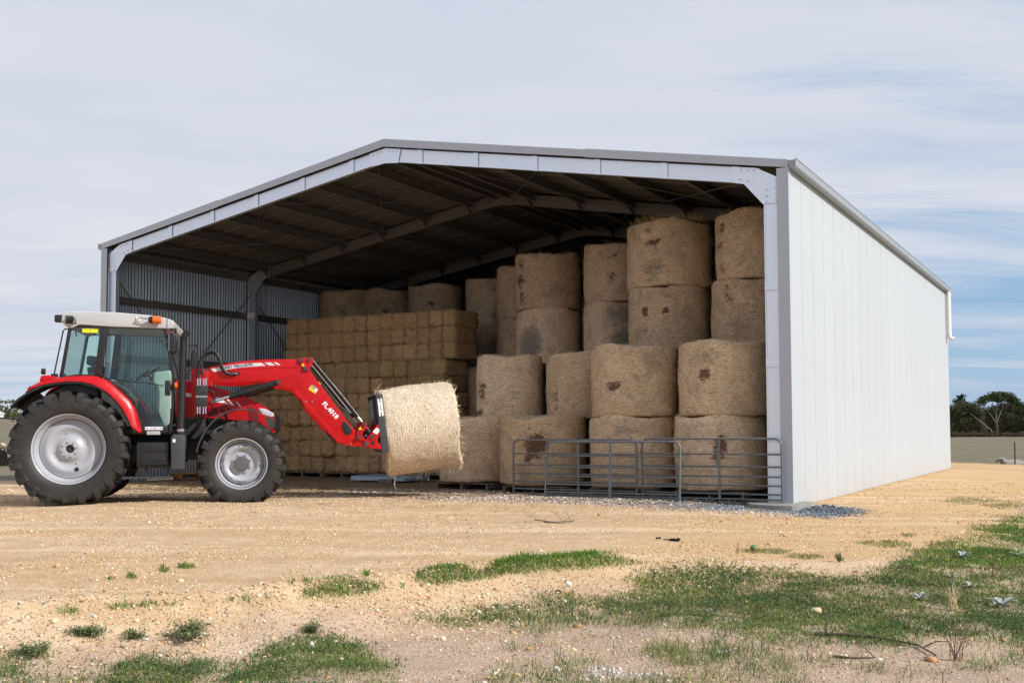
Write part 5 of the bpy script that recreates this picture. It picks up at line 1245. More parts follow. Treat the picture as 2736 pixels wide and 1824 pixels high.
# ------------------------------------------------------------------ the bale on the loader
rotm = Matrix.Translation((-6.70, 16.98, .065)) @ Matrix.Rotation(R(12), 4, 'Z')
axis_m = Matrix.Rotation(R(90-7.6), 4, 'Y')
bme = bale_mesh('round_bale', .728, 1.20, 77, M['hay_fresh'], [], 0)
cb = link('round_bale', bme); cb.matrix_world = rotm @ Matrix.Translation((4.665, .06, 1.015)) @ axis_m
tag(cb, 'pale fresh round bale carried level on the front of the red loader, trailing net wrap', 'hay bale')
s = link('loose_straw', straw_mesh('loose_straw', .732, 1.2, 1500, 71, M['straw_pale'], 0, .5), cb); s['kind'] = 'stuff'
b = MB(); rr = np.random.default_rng(5)
# torn net wrap hanging from the underside (bale local: z along its axis, +x down)
down = (axis_m.to_3x3().inverted() @ Vector((0, 0, -1)))
for k in range(15):
    z = .10+1.05*rr.random(); y = -.25+.28*rr.random() if k > 2 else -.2
    if k == 0: z, y = .10, -.22
    p = Vector((math.sqrt(.728**2-y*y)*1.01, y, z)); L = (.22 if k == 0 else .05+.11*rr.random()); pts = []
    w = (rr.random()-.5)*.06
    for t in np.linspace(0, 1, 6): pts.append(p+down*L*t+Vector((0, .02*math.sin(t*5+k), w*t*t+.012*math.sin(t*7+k*2))))
    b.tube(pts, [.0025+.006*(k == 0)*math.sin(math.pi*min(1, t*1.2+.1)) for t in np.linspace(0, 1, 6)], 5)
b.build('net_wrap', M['netting'], cb, 60)
#PART4
# ------------------------------------------------------------------ stones on the ground
_ico = bmesh.new(); bmesh.ops.create_icosphere(_ico, subdivisions=1, radius=1.0)
ICO_V = np.array([v.co[:] for v in _ico.verts]); ICO_F = np.array([[v.index for v in f.verts] for f in _ico.faces]); _ico.free()
def scatter_stones(name, P, size, colA, lab, seed, flat=.7):
    rr = np.random.default_rng(seed); n = len(P); nv = len(ICO_V)
    a = rr.random((n, 1))*6.283; c, s = np.cos(a), np.sin(a)
    jit = 1+.42*(rr.random((n, nv, 1))-.5)*2
    sc = np.stack([.7+.6*rr.random(n), .7+.6*rr.random(n), flat*(.6+.6*rr.random(n))], 1)
    Vv = ICO_V[None]*jit*sc[:, None, :]*size[:, None, None]
    x = Vv[..., 0]*c - Vv[..., 1]*s; y = Vv[..., 0]*s + Vv[..., 1]*c
    Vv = np.stack([x, y, Vv[..., 2]+size[:, None]*.18], -1) + P[:, None, :]
    Ff = ICO_F[None]+(np.arange(n)*nv)[:, None, None]
    col = np.repeat(colA, nv, 0)*(.9+.2*rr.random((n*nv, 1)))
    o = link(name, np_mesh(name, Vv.reshape(-1, 3), Ff.reshape(-1, 3), M['pebble'], col)); tag(o, lab, kind='stuff'); return o
def pal(n, cols, w, rr):
    k = rr.choice(len(cols), n, p=np.array(w)/sum(w)); return np.array(cols)[k]*(.8+.4*rr.random((n, 1)))
rr = np.random.default_rng(11)
n = 46000
y = 6.0*np.exp(rr.random(n)*math.log(24/6.0)); x = y*(rr.random(n)*1.06-.53)
d = pad_sd(x, y); u, v = UV(x, y)
cl = fbm(x*1.3, y*1.3, 3)
keep = (rr.random(n) < np.where(d > .5, .42, 1.0)*sst(.30, .62, cl)*1.2) & ~((v > .1) & (u > -.1) & (u < 15.4))
x, y, d = x[keep], y[keep], d[keep]; n = len(x)
size = np.clip(np.exp(rr.normal(-5.25, .5, n)), .003, .03)*np.where(rr.random(n) < .012, 2.0, 1)
size = np.maximum(size, .0007*y)
P = np.stack([x, y, ground_z(x, y)], 1)
scatter_stones('pebbles', P, size, pal(n, [(.58, .38, .20), (.70, .54, .35), (.42, .24, .11), (.74, .66, .55), (.20, .17, .16)], [5, 4, 2.2, 1.2, .5], rr), 'loose sandy pebbles strewn over the yard and soil', 21)
# berm crest and wheel-scraped rubble
n = 8000; t = rr.random(n); seg = np.array([(-4.6, 6.9), (-3.07, 7.49), (-1.43, 8.29), (-.73, 8.98), (1.13, 10.09), (2.4, 10.4)])
k = np.minimum((t*5).astype(int), 4); f = t*5-k; Q = seg[k]*(1-f[:, None])+seg[k+1]*f[:, None]
nrm = np.stack([seg[k+1, 1]-seg[k, 1], -(seg[k+1, 0]-seg[k, 0])], 1); nrm /= np.linalg.norm(nrm, axis=1, keepdims=True)
Q = Q+nrm*(rr.normal(.30, .42, n))[:, None]
size = np.clip(np.exp(rr.normal(-5.15, .5, n)), .003, .024)
P = np.stack([Q[:, 0], Q[:, 1], ground_z(Q[:, 0], Q[:, 1])], 1)
scatter_stones('rubble', P, size, pal(n, [(.58, .40, .23), (.66, .52, .36), (.42, .26, .14), (.72, .67, .58), (.3, .24, .2)], [5, 4, 3, 1.3, .6], rr), 'sandy rubble along the edge of the yard', 22)
n = 15000; uu = rr.random(n)*10.5-1.0; vv = -2.2+2.9*rr.random(n)
xy = np.array([S(a, b)[:2] for a, b in zip(uu, vv)]); _, grv, blu, _s = zones(xy[:, 0], xy[:, 1])
kp = rr.random(n) < grv*(1-blu); q = xy[kp]; m_ = len(q)
scatter_stones('pale_gravel', np.stack([q[:, 0], q[:, 1], ground_z(q[:, 0], q[:, 1])], 1), np.clip(np.exp(rr.normal(-4.35, .35, m_)), .008, .035), pal(m_, [(.40, .32, .275), (.54, .455, .40), (.22, .165, .14), (.60, .56, .52)], [4, 3, 3, .6], rr), 'pinkish grey gravel in front of the gates', 23)
n = 15000; uu = rr.random(n)*5.2-1.3; vv = -1.7+2.2*rr.random(n)
xy = np.array([S(a, b)[:2] for a, b in zip(uu, vv)]); _, grv, blu, _s = zones(xy[:, 0], xy[:, 1])
hm = np.exp(-(((uu+.55)/.30)**2+((vv+.15)/.42)**2))*.09
kp = rr.random(n) < np.maximum(blu, hm*10); q = xy[kp]; m_ = len(q)
inside_f = (uu[kp] > -.2) & (uu[kp] < .66) & (vv[kp] > -.5)
q = q[~inside_f]; hq = hm[kp][~inside_f]; m_ = len(q)
scatter_stones('blue_gravel', np.stack([q[:, 0], q[:, 1], ground_z(q[:, 0], q[:, 1])+hq*rr.random(m_)], 1), np.clip(np.exp(rr.normal(-4.35, .25, m_)), .009, .022), pal(m_, [(.10, .125, .155), (.17, .20, .235), (.27, .30, .33), (.45, .38, .30)], [4, 4, 2, .5], rr), 'blue-grey crushed gravel round the corner post footing', 24)
n = 320; ctr = on_ground(1425, 1549); q = np.stack([ctr.x+rr.normal(0, .15, n), ctr.y+rr.normal(0, .10, n)], 1)
scatter_stones('white_rubble', np.stack([q[:, 0], q[:, 1], ground_z(q[:, 0], q[:, 1])], 1), np.clip(np.exp(rr.normal(-5.2, .45, n)), .003, .016), pal(n, [(.62, .58, .56), (.50, .45, .42)], [2, 2], rr), 'little heap of broken white stone on the bare soil', 25)
# stones one can single out
def rock(px, py, r, lab, col=(.50, .39, .27)):
    px *= .8597; py *= .8597; r *= .75; p = on_ground(px, py); rr = np.random.default_rng(int(px*7+py))
    b = bmesh.new(); bmesh.ops.create_icosphere(b, subdivisions=2, radius=r)
    for v_ in b.verts:
        f = 1+.35*(vn(np.array([v_.co.x/r*1.3+px]), np.array([v_.co.y/r*1.3+py]), v_.co.z/r*1.3)[0]-.5)*2; v_.co = Vector((v_.co.x*f, v_.co.y*f*.8, v_.co.z*f*.7))
    me = bpy.data.meshes.new('rock'); b.to_mesh(me); b.free(); me.materials.append(simple('rock_stone', col, .9, 0, .15, 20, bmp=.4))
    o = link('rock', me, None, (p.x, p.y, p.z+r*.25), (0, 0, rr.random()*6)); tag(o, lab, 'rock'); return o
rock(1327, 1574, .040, 'angular pale rock standing up on the bank below the bright grass strip')
rock(1520, 1536, .042, 'flat white rock on the bank just under the bright grass strip', (.74, .68, .60))
rock(1380, 1672, .045, 'buff stone lying in thin grass below the bank')
rock(2182, 1635-0, .060, 'rounded sandy rock among green weeds near the right side', (.66, .50, .30))
rock(2092, 1440-8, .05, 'brownish rock on the sand by a dry weed clump', (.50, .34, .22))
rock(2315, 1370-0, .05, 'reddish stone on the sandy slope beside the white wall', (.42, .27, .20))
rock(1490, 1791, .040, 'pale rock half buried in soil at the bottom of the picture', (.66, .60, .54))
# dark droppings
for px, py, r, lab in ((1512, 1237, .030, 'leftmost small dark dropping on the sand'), (1528, 1239, .018, 'tiny dark dropping between two larger ones'), (1538, 1241, .034, 'middle dark dropping on the sand beside the wide one'), (1556, 1242, .050, 'widest clump of dark dung on the sand in front of the gates')):
    r *= .68; p = on_ground(px, py); b = MB(); rr2 = np.random.default_rng(px)
    for j in range(7): b.sphere((rr2.normal(0, r*.8), rr2.normal(0, r*.5), r*.35+abs(rr2.normal(0, r*.15))), r*(.4+.25*rr2.random()), 8, 6)
    o = b.build('dung', M['dung'], None, 60, loc=p); tag(o, lab, 'dung')

# ------------------------------------------------------------------ grass and ground cover
def blades(P, H, Wd, colr, lean, seed, name, lab):
    rr = np.random.default_rng(seed); n = len(P); a = rr.random(n)*6.283
    dx, dy = np.cos(a), np.sin(a); b2 = rr.random(n)*6.283; lx, ly = np.cos(b2)*lean*H, np.sin(b2)*lean*H
    base0 = P + np.stack([-dx*Wd, -dy*Wd, -.004+0*H], 1); base1 = P + np.stack([dx*Wd, dy*Wd, -.004+0*H], 1)
    mid0 = P + np.stack([lx*.35-dx*Wd*.8, ly*.35-dy*Wd*.8, H*.6], 1); mid1 = P + np.stack([lx*.35+dx*Wd*.8, ly*.35+dy*Wd*.8, H*.6], 1)
    tip = P + np.stack([lx, ly, H*(1-.35*lean)], 1)
    V = np.stack([base0, base1, mid0, mid1, tip], 1).reshape(-1, 3); i = (np.arange(n)*5)[:, None]
    F = np.concatenate([i+np.array([[0, 1, 3]]), i+np.array([[0, 3, 2]]), i+np.array([[2, 3, 4]])], 0)
    o = link(name, np_mesh(name, V, F, M['leaf'], np.repeat(colr, 5, 0))); tag(o, lab, kind='stuff'); return o
rr = np.random.default_rng(31); n = 1080000
y = 5.6*np.exp(rr.random(n)*math.log(20/5.6)); x = y*(rr.random(n)*1.30-.54)
z = ground_z(x, y); qx, qy = to_pix(x, y, z); c = cover(qx, qy, x, y)
keep = rr.random(n) < c*np.clip(y/9, .6, 1.2)*.85
x, y, z, qx, qy, c = (t[keep] for t in (x, y, z, qx, qy, c)); n = len(x)
strip = inpoly(qx, qy, P_STRIP) | inpoly(qx, qy, P_TUFT) | (qx < 950) & (qy < 1425) | (qy < 1300)
sparse = inpoly(qx, qy, P_SPARSE); tall = inpoly(qx, qy, P_TALL)
n1 = fbm(x*2.2+9, y*2.2, 3); n2 = fbm(x*.9+2, y*.9+7, 3)
H = np.where(strip, .018+.055*rr.random(n)**1.3, np.where(sparse | tall, .02+.12*rr.random(n)**2.2, .010+.034*rr.random(n)**1.6))
H = np.where(strip & ((qx > 1700) | (qy < 1262)), H*.55, H)
Wd = (.0013+.0015*rr.random(n))*np.clip(y/7, 1, 1.8)*np.where(strip | sparse, 1.0, 1.35)
colr = np.where(strip[:, None], (.125, .225, .03), np.where((n1 > .55)[:, None], (.085, .16, .035), (.165, .22, .055)))*(.6+.8*rr.random((n, 1)))
dry = rr.random(n) < np.where(strip, .02, .06+.16*sst(.46, .62, n2)); dry |= (qx > 1690) & (qy < 1300) & (rr.random(n) < .62) & ~inpoly(qx, qy, P_BIG)
colr = np.where(dry[:, None], np.array((.28, .23, .12))*(.6+.7*rr.random((n, 1))), colr)
lean = np.where(strip, .8, 1.15)*rr.random(n)**.6*1.25
blades(np.stack([x, y, z], 1), H, Wd, colr, lean, 32, 'grass', 'patchy green grass and dry blades over the soil')
# clover-like cover: small flat leaflets in rosettes
n = 190000; rr = np.random.default_rng(41)
y = 5.8*np.exp(rr.random(n)*math.log(14/5.8)); x = y*(rr.random(n)*1.08-.54); z = ground_z(x, y); qx, qy = to_pix(x, y, z)
c = cover(qx, qy, x, y)*sst(.50, .58, fbm(x*1.8+30, y*1.8, 5))*(inpoly(qx, qy, P_BIG) | inpoly(qx, qy, P_LEFT) | inpoly(qx, qy, P_STRIP) | inpoly(qx, qy, P_TUFT))
keep = rr.random(n) < c; x, y, z = x[keep], y[keep], z[keep]; n = len(x)
a = rr.random(n)*6.283; r0 = (.004+.006*rr.random(n))*np.clip(y/7, 1, 1.5); h = .010+.035*rr.random(n)**1.5; tl = .5*rr.normal(0, 1, n)
dx, dy = np.cos(a), np.sin(a); P = np.stack([x, y, z+h], 1)
V = np.stack([P+np.stack([-dx*r0, -dy*r0, -tl*r0*.5], 1), P+np.stack([dy*r0*.8, -dx*r0*.8, .2*r0], 1), P+np.stack([dx*r0, dy*r0, tl*r0*.5], 1), P+np.stack([-dy*r0*.8, dx*r0*.8, .2*r0], 1)], 1).reshape(-1, 3)
F = (np.arange(n)*4)[:, None]+np.array([[0, 1, 2, 3]])
o = link('clover', np_mesh('clover', V, F, M['leaf'], np.repeat(np.array((.038, .105, .022))*(.6+.8*rr.random((n, 1))), 4, 0))); tag(o, 'dark green low clover patches in the grass', kind='stuff')
# straw litter swept out of the shed, and dry stalks on the sand
rr = np.random.default_rng(51); n = 9000
uu = rr.random(n)*15-.2; vv = np.where(rr.random(n) < .72, -1.9+2.3*rr.random(n), -5+3.5*rr.random(n)); xy = np.array([S(a, b)[:2] for a, b in zip(uu, vv)])
kp = rr.random(n) < sst(.36, .62, fbm(xy[:, 0]*.8, xy[:, 1]*.8, 3))*sst(-.2, 3.5, uu)*np.where(vv < -1.9, .35, 1)
x, y = xy[kp].T; n = len(x); z = ground_z(x, y)+.008+.02*rr.random(n)**2; a = rr.random(n)*3.1416; L = .04+.10*rr.random(n); w = .0022+.002*rr.random(n)
dx, dy = np.cos(a)*L, np.sin(a)*L; ex, ey = -np.sin(a)*w, np.cos(a)*w; dz = rr.normal(0, .008, n)
P = np.stack([x, y, z], 1)
V = np.stack([P+np.stack([-dx-ex, -dy-ey, -dz], 1), P+np.stack([dx-ex, dy-ey, dz], 1), P+np.stack([dx+ex, dy+ey, dz+.003], 1), P+np.stack([-dx+ex, -dy+ey, -dz+.003], 1)], 1).reshape(-1, 3)
colr = pal(n, [(.62, .49, .28), (.40, .29, .15), (.16, .11, .07)], [4, 4, 3], rr)
o = link('straw_litter', np_mesh('straw_litter', V, (np.arange(n)*4)[:, None]+np.array([[0, 1, 2, 3]]), M['leaf'], np.repeat(colr, 4, 0))); tag(o, 'loose straw litter on the ground before the shed', kind='stuff')

# ------------------------------------------------------------------ single plants
def leaf_mesh(name, pts, dirs, L, Wd, cols, mat_=None):
    V, F, C = [], [], []
    for p, d, l, w, c in zip(pts, dirs, L, Wd, cols):
        p = Vector(p); d = Vector(d).normalized(); sd = d.cross(Vector((.3, .2, 1))).normalized()*w; n0 = len(V)
        V += [p, p+d*l*.5+sd, p+d*l, p+d*l*.5-sd]; F.append((n0, n0+1, n0+2, n0+3)); C += [c]*4
    return np_mesh(name, V, F, mat_ or M['leaf'], np.array(C))
def saltbush(px, py, rx, ry, hgt, n, lab, seed):
    p = on_ground(px, py); rr = np.random.default_rng(seed); t = thing('saltbush', lab, 'shrub', p)
    pts, dirs, cols, st = [], [], [], MB()
    for k in range(max(8, n//60)):
        a = rr.random()*6.283; q = rr.random()**.5; e = Vector((rx*q*math.cos(a), ry*q*math.sin(a), hgt*(.35+.65*rr.random())*(1-.55*q*q)))
        m_ = e*.5+Vector((0, 0, .15*hgt)); st.tube([(0, 0, -.01), m_, e], [.004, .003, .0015], 5)
        for j in range(60):
            f = .35+.7*rr.random(); w = (m_*2*f if f < .5 else m_+(e-m_)*(f-.5)*2)+Vector(rr.normal(0, .016, 3)); w.z = max(w.z, .004)
            pts.append(w); dirs.append(rr.normal(0, 1, 3)+np.array((0, 0, .5))); cols.append(np.array((.19, .235, .105))*(.55+.9*rr.random()))
    st.build('stem', M['stick'], t, 60); m_ = len(pts)
    o = link('foliage', leaf_mesh('foliage', pts, dirs, .010+.014*rr.random(m_), .003+.004*rr.random(m_), cols), t); o['kind'] = 'stuff'
    return t
saltbush(432, 1470, .17, .16, .17, 1500, 'rounded grey-green saltbush standing alone on bare soil below the bank', 1)
saltbush(205, 1458, .20, .10, .06, 900, 'low sprawling grey-green weed at the left on the bare soil', 2)
saltbush(80, 1502, .15, .12, .07, 800, 'leafy green weed at the far left edge above the grass', 3)
saltbush(300, 1465, .10, .07, .05, 400, 'small flat weed between the saltbush and the sprawling weed', 4)
saltbush(1050, 1336, .32, .14, .10, 1300, 'grey-green bushy weed at the near end of the bright grass strip', 5)
saltbush(720, 1452, .10, .08, .07, 500, 'tuft of brownish weed at the top of the lower left grass', 6)
def thistle(px, py, r, n, lab, seed):
    p = on_ground(px, py); rr = np.random.default_rng(seed); t = thing('thistle', lab, 'thistle', p, 0, 'silvery thistle rosettes')
    me = []
    for k in range(n):
        a = 6.283*k/n+rr.normal(0, .2); l = r*(.6+.5*rr.random()); w = l*.20; up = .6+1.0*rr.random(); V = []; F = []
        for i in range(7):
            f = i/6; ww = w*(math.sin(math.pi*min(1, f*.85+.12)))*(1.25 if i % 2 else .65); x = l*f; zz = l*up*(f-.62*f*f)+.008
            V += [(x, -ww, zz+.25*ww), (x, 0, zz-.12*ww), (x, ww, zz+.25*ww)]
        for i in range(6):
            for j in (0, 1): F.append((i*3+j, i*3+j+1, i*3+j+4, i*3+j+3))
        m_ = MB().add(V, F).build('leaf', M['silverleaf'], t, 60, rot=(0, 0, a))
for k, (px, py, r, n, lab) in enumerate(((2303, 1394, .125, 9, 'largest silvery thistle rosette, at the right edge'), (2113, 1378, .08, 7, 'silvery thistle with torn leaves beside dry grass stems'), (2212, 1282, .095, 7, 'silvery thistle farthest up the grassy slope'), (2335, 1278, .10, 7, 'silvery thistle at the right edge high on the slope'), (2186, 1329, .08, 7, 'silvery thistle in mid slope above the dry stems'), (2229, 1350, .08, 6, 'small silvery thistle just right of the dry stems'), (1655, 1505, .055, 6, 'small silvery thistle in the tall thin grass near the bottom'), (1630, 1406, .05, 6, 'tiny silvery thistle in dark clover'))):
    thistle(px, py, r, n, lab, 60+k)
p = on_ground(1731, 1265); b = MB(); V = []
for j in range(13):
    ph = -math.pi/2+math.pi*j/12
    for i in range(24): a = 6.283*i/24; q = .036*(1+.04*math.cos(8*a)); V.append((q*math.cos(ph)*math.cos(a), q*math.cos(ph)*math.sin(a), .034+.034*math.sin(ph)))
b.add(V, [(j*24+i, j*24+(i+1) % 24, (j+1)*24+(i+1) % 24, (j+1)*24+i) for j in range(12) for i in range(24)])
o = b.build('paddy_melon', M['melon'], None, 60, loc=p); tag(o, 'small round striped green melon lying on the sand', 'melon')
p = on_ground(1926, 1290); rr = np.random.default_rng(9); t = thing('spiny_plant', 'small ball-shaped plant with stiff pale striped leaves on the sand', 'plant', p)
for k in range(34):
    a = rr.random()*6.283; e = .25+1.2*rr.random(); l = .09+.03*rr.random(); d = Vector((math.cos(a)*math.cos(e), math.sin(a)*math.cos(e), math.sin(e))); sd = d.cross(Vector((0, 0, 1))).normalized()*.007
    MB().add([(0, 0, .0), tuple(d*l*.5+sd), tuple(d*l), tuple(d*l*.5-sd)], [(0, 1, 2, 3)]).build('leaf', simple('spine_leaf', (.20, .22, .13), .7, 0, .4, 40) if k == 0 else bpy.data.materials['spine_leaf'], t)
def branch(name, pts, r, lab, cat='branch', twigs=4, seed=3):
    rr = np.random.default_rng(seed); P = [on_ground(*q)+Vector((0, 0, r*1.2)) for q in pts]; b = MB()
    b.tube(P, [r*(1-.6*i/(len(P)-1)) for i in range(len(P))], 7)
    for k in range(twigs):
        i = rr.integers(0, len(P)-1); q = P[i].lerp(P[i+1], rr.random()); d = Vector((rr.normal(), rr.normal()*.6, abs(rr.normal())*.4)).normalized()*(.1+.2*rr.random())
        b.tube([q, q+d*.5+Vector((0, 0, .02)), q+d], [r*.4, r*.3, r*.15], 5)
    o = b.build(name, M['stick'], None, 60); tag(o, lab, cat); return o
branch('dead_branch', [(1870, 1459), (1930, 1461), (2000, 1466), (2050, 1474), (2110, 1486), (2150, 1510)], .013, 'long dark dead branch lying at the lower edge of the grass', twigs=3)
branch('twig', [(1228, 1194), (1255, 1198), (1275, 1200), (1318, 1196)], .007, 'thin forked twig on the sand below the free end of the gates', 'twig', 3, 5)
branch('twig', [(1250, 1200), (1290, 1202), (1320, 1197)], .006, 'bare straight twig beside the forked one', 'twig', 2, 6)
branch('dead_branch', [(2010, 1418), (2040, 1425), (2070, 1436)], .012, 'short bent stick on the green weeds near the rock', 'stick', 2, 7)
branch('dead_branch', [(1912, 1510), (1960, 1514), (2010, 1513)], .009, 'pale thin stick just below the long dead branch', 'stick', 1, 8)
# upright dry stems
for px, py, n, h, lab, sd_ in ((2190, 1400, 20, .24, 'clump of pale dry grass stems on the slope', 3), (2195, 1515, 14, .30, 'sprig of reddish dry stems standing at the lower right', 4), (2280, 1330, 3, .30, 'single dark dry stalk standing in the grass at the right', 5)):
    p = on_ground(px, py); rr = np.random.default_rng(sd_); b = MB()
    for k in range(n):
        a = rr.random()*6.283; l = h*(.5+.5*rr.random()); s_ = (.15+.5*rr.random()) if n > 5 else .05
        b.tube([(rr.normal(0, .02), rr.normal(0, .02), -.01), (math.cos(a)*l*s_*.4, math.sin(a)*l*s_*.4, l*.6), (math.cos(a)*l*s_, math.sin(a)*l*s_, l*(1-.3*s_))], [.0022, .0018, .001], 4)
    o = b.build('dry_stems', M['straw_pale'] if sd_ == 3 else M['rust'], None, 60, loc=p); tag(o, lab, 'dry plant')

# ------------------------------------------------------------------ paddock: sheep, picket, trees, far shed
def gz(x, y): return float(ground_z(np.array([x]), np.array([y]))[0])
def skin_body(name, verts, edges, radii, mat_, parent=None, loc=(0, 0, 0), rot=(0, 0, 0), sub=2):
    me = bpy.data.meshes.new(name); me.from_pydata(verts, edges, []); o = link(name, me)
    sk = o.modifiers.new('skin', 'SKIN'); sk.use_smooth_shade = True
    for v_, r in zip(me.skin_vertices[0].data, radii): v_.radius = r if isinstance(r, tuple) else (r, r)
    me.skin_vertices[0].data[0].use_root = True
    ss = o.modifiers.new('sub', 'SUBSURF'); ss.levels = sub; ss.render_levels = sub
    dg = bpy.context.evaluated_depsgraph_get(); dg.update(); m2 = bpy.data.meshes.new_from_object(o.evaluated_get(dg)); bpy.data.objects.remove(o); bpy.data.meshes.remove(me)
    m2.materials.clear(); m2.materials.append(mat_); m2.polygons.foreach_set('use_smooth', [True]*len(m2.polygons))
    return link(name, m2, parent, loc, rot)
sx_, sy_ = 20.62, 45.0
sh = thing('sheep', 'woolly pale sheep lying down beside the black fence post', 'sheep', (sx_, sy_, gz(sx_, sy_)-.01), R(4))
skin_body('body', [(.42, 0, .25), (.22, 0, .29), (-.02, 0, .30), (-.24, 0, .30), (-.40, 0, .36), (-.50, 0, .47), (-.56, 0, .56), (-.66, 0, .53), (-.76, 0, .47), (.40, -.20, .12), (.20, -.27, .07), (.02, -.26, .05), (-.28, -.16, .13), (-.52, -.18, .06), (-.34, -.20, .05), (.40, .20, .12), (.2, .26, .07), (-.28, .16, .13), (-.5, .16, .06), (.52, 0, .26)],
          [(0, 1), (1, 2), (2, 3), (3, 4), (4, 5), (5, 6), (6, 7), (7, 8), (0, 9), (9, 10), (10, 11), (3, 12), (12, 13), (13, 14), (0, 15), (15, 16), (3, 17), (17, 18), (0, 19)],
          [.22, .255, .255, .24, .19, .14, .115, .085, .05, .13, .07, .04, .10, .05, .035, .13, .06, .10, .05, .12], M['wool'], sh)
f_ = MB(); f_.sphere((-.72, 0, .495), .07, 12, 8, (1.25, .9, .95)); f_.sphere((-.79, 0, .455), .05, 10, 8, (1.1, .9, .8)); f_.build('face', M['sheepface'], sh, 60)
for s in (-1, 1):
    MB().sphere((-.60, s*.13, .57), .055, 10, 6, (.5, 1.1, .45)).build('ear', M['sheepface'], sh, 60)
    MB().sphere((-.735, s*.062, .525), .013, 8, 6).build('eye', M['black'], sh, 60)
px_, py_ = 20.46, 44.6; z0 = gz(px_, py_)
b = MB(); b.prism([(-.03, -.004), (.03, -.004), (.03, .004), (.004, .004), (.004, .034), (-.004, .034), (-.004, .004), (-.03, .004)], -.1, 1.24, 'xy')
for k in range(5): b.cyl((-.032, -.006, .25+.22*k), (.032, -.006, .25+.22*k), .006, 6)
o = b.build('fence_post', M['black'], None, None, loc=(px_, py_, z0), rot=(0, 0, R(35))); tag(o, 'single black steel picket standing in front of the sheep', 'fence post')
def clumps(rr, cs, n, lsize, cols, zmin=.0):
    # leaf-sized faces spread through clumps; sprays leave gaps
    V, F, C = [], [], []
    for (cx, cy, cz, rx, ry, rz) in cs:
        vol = (rx*ry*rz)**(1/3); m_ = max(12, int(n*vol*vol))
        sub = [(rr.normal(0, .42, 3)) for _ in range(max(4, m_//22))]
        for j in range(m_):
            s_ = sub[rr.integers(len(sub))]; q = s_+rr.normal(0, .17, 3); l = np.linalg.norm(q)
            if l > 1.05: q *= 1.05/l
            p = np.array((cx+rx*q[0], cy+ry*q[1], max(zmin, cz+rz*q[2])))
            a = rr.normal(0, 1, 3); a /= np.linalg.norm(a); e = np.cross(a, rr.normal(0, 1, 3)); e /= np.linalg.norm(e)+1e-9
            s0 = lsize*(.6+.8*rr.random()); n0 = len(V); V += [p+a*s0, p+e*s0*.5, p-a*s0, p-e*s0*.5]; F.append((n0, n0+1, n0+2, n0+3))
            c_ = cols[rr.integers(len(cols))]; c_ = np.array(c_)*(.6+.8*rr.random()); C += [c_]*4
    return V, F, C
def tree(name, x, y, lab, trunks, cs, n, lsize, cols, seed, grp, z=None):
    rr = np.random.default_rng(seed); t = thing(name, lab, 'tree', (x, y, gz(x, y)-.05 if z is None else z), 0, grp)
    b = MB()
    for pts, r in trunks:
        k = len(pts); b.tube(pts, [r*(1-.65*i/(k-1)) for i in range(k)], 6)
    b.build('trunk', M['bark'], t, 60)
    V, F, C = clumps(rr, cs, n, lsize, cols); o = link('crown', np_mesh('crown', V, F, M['crown'], np.array(C)), t)
    return t
GC = [(.050, .070, .022), (.075, .095, .030), (.032, .045, .018), (.095, .11, .040)]
BC = [(.060, .058, .026), (.090, .070, .034), (.035, .038, .018), (.115, .080, .040)]
DY = 200.0
def PXY(px, D): r = cam_ray(px*2352/2736, 986); return r.x/r.y*D
def H_(py, D=DY, base=1165): return (base-py)/2921.0*D
GT = 'trees at the edge of the paddock'
X0 = PXY(2666, DY)
tree('gum_tree', X0, DY, 'tall gum with a wide umbrella crown and pale forked trunk beyond the paddock', [([(0, 0, 0), (-.1, 0, 1.6), (-.25, 0, 3.0), (-.2, 0, 4.6), (.1, 0, 6.2)], .22), ([(-.2, 0, 2.6), (.5, 0, 4.2), (1.2, .2, 5.6), (1.6, .2, 6.6)], .13), ([(-.2, 0, 2.2), (-1.0, 0, 3.6), (-2.0, 0, 5.0), (-2.6, 0, 6.2)], .12), ([(-.2, 0, 3.8), (-.6, .3, 5.2), (-.8, .3, 6.6)], .09), ([(1.0, .1, 5.0), (2.4, .2, 6.0), (3.2, .2, 6.6)], .07), ([(.1, 0, 6.0), (.5, 0, 7.0)], .08)],
     [(-3.0, 0, 6.3, 1.0, 1.4, .75), (-2.0, .4, 6.9, 1.2, 1.6, .8), (-.7, 0, 7.3, 1.3, 1.8, .85), (.7, .3, 7.5, 1.4, 1.8, .85), (2.0, 0, 7.2, 1.3, 1.8, .9), (3.2, .3, 6.5, 1.1, 1.5, .8), (3.9, 0, 6.0, .7, 1.0, .6), (.2, -.5, 6.7, 1.2, 1.4, .5)], 900, .12, GC, 1, GT)
tree('scrub_tree', PXY(2585, 195), 195, 'dense dark brownish tree beside the corner of the white shed wall', [([(0, 0, 0), (.2, 0, 2.5), (.0, 0, 4.5)], .16), ([(.3, 0, 1.0), (1.2, 0, 3.0), (1.8, 0, 4.4)], .10)],
     [(-2.0, 0, 4.3, 1.6, 1.8, 1.6), (-.4, .3, 5.0, 1.7, 2.0, 1.4), (1.2, 0, 4.9, 1.5, 1.8, 1.5), (2.0, 0, 3.6, 1.2, 1.6, 1.3), (-1.2, -.3, 2.6, 2.0, 1.6, 1.8), (.8, -.3, 2.3, 2.0, 1.6, 1.7), (-3.4, 0, 3.6, 1.6, 1.6, 2.0), (-3.2, 0, 1.6, 1.8, 1.6, 1.4), (2.2, 0, 1.5, 1.4, 1.4, 1.2)], 1200, .11, GC[:3]+BC, 2, GT)
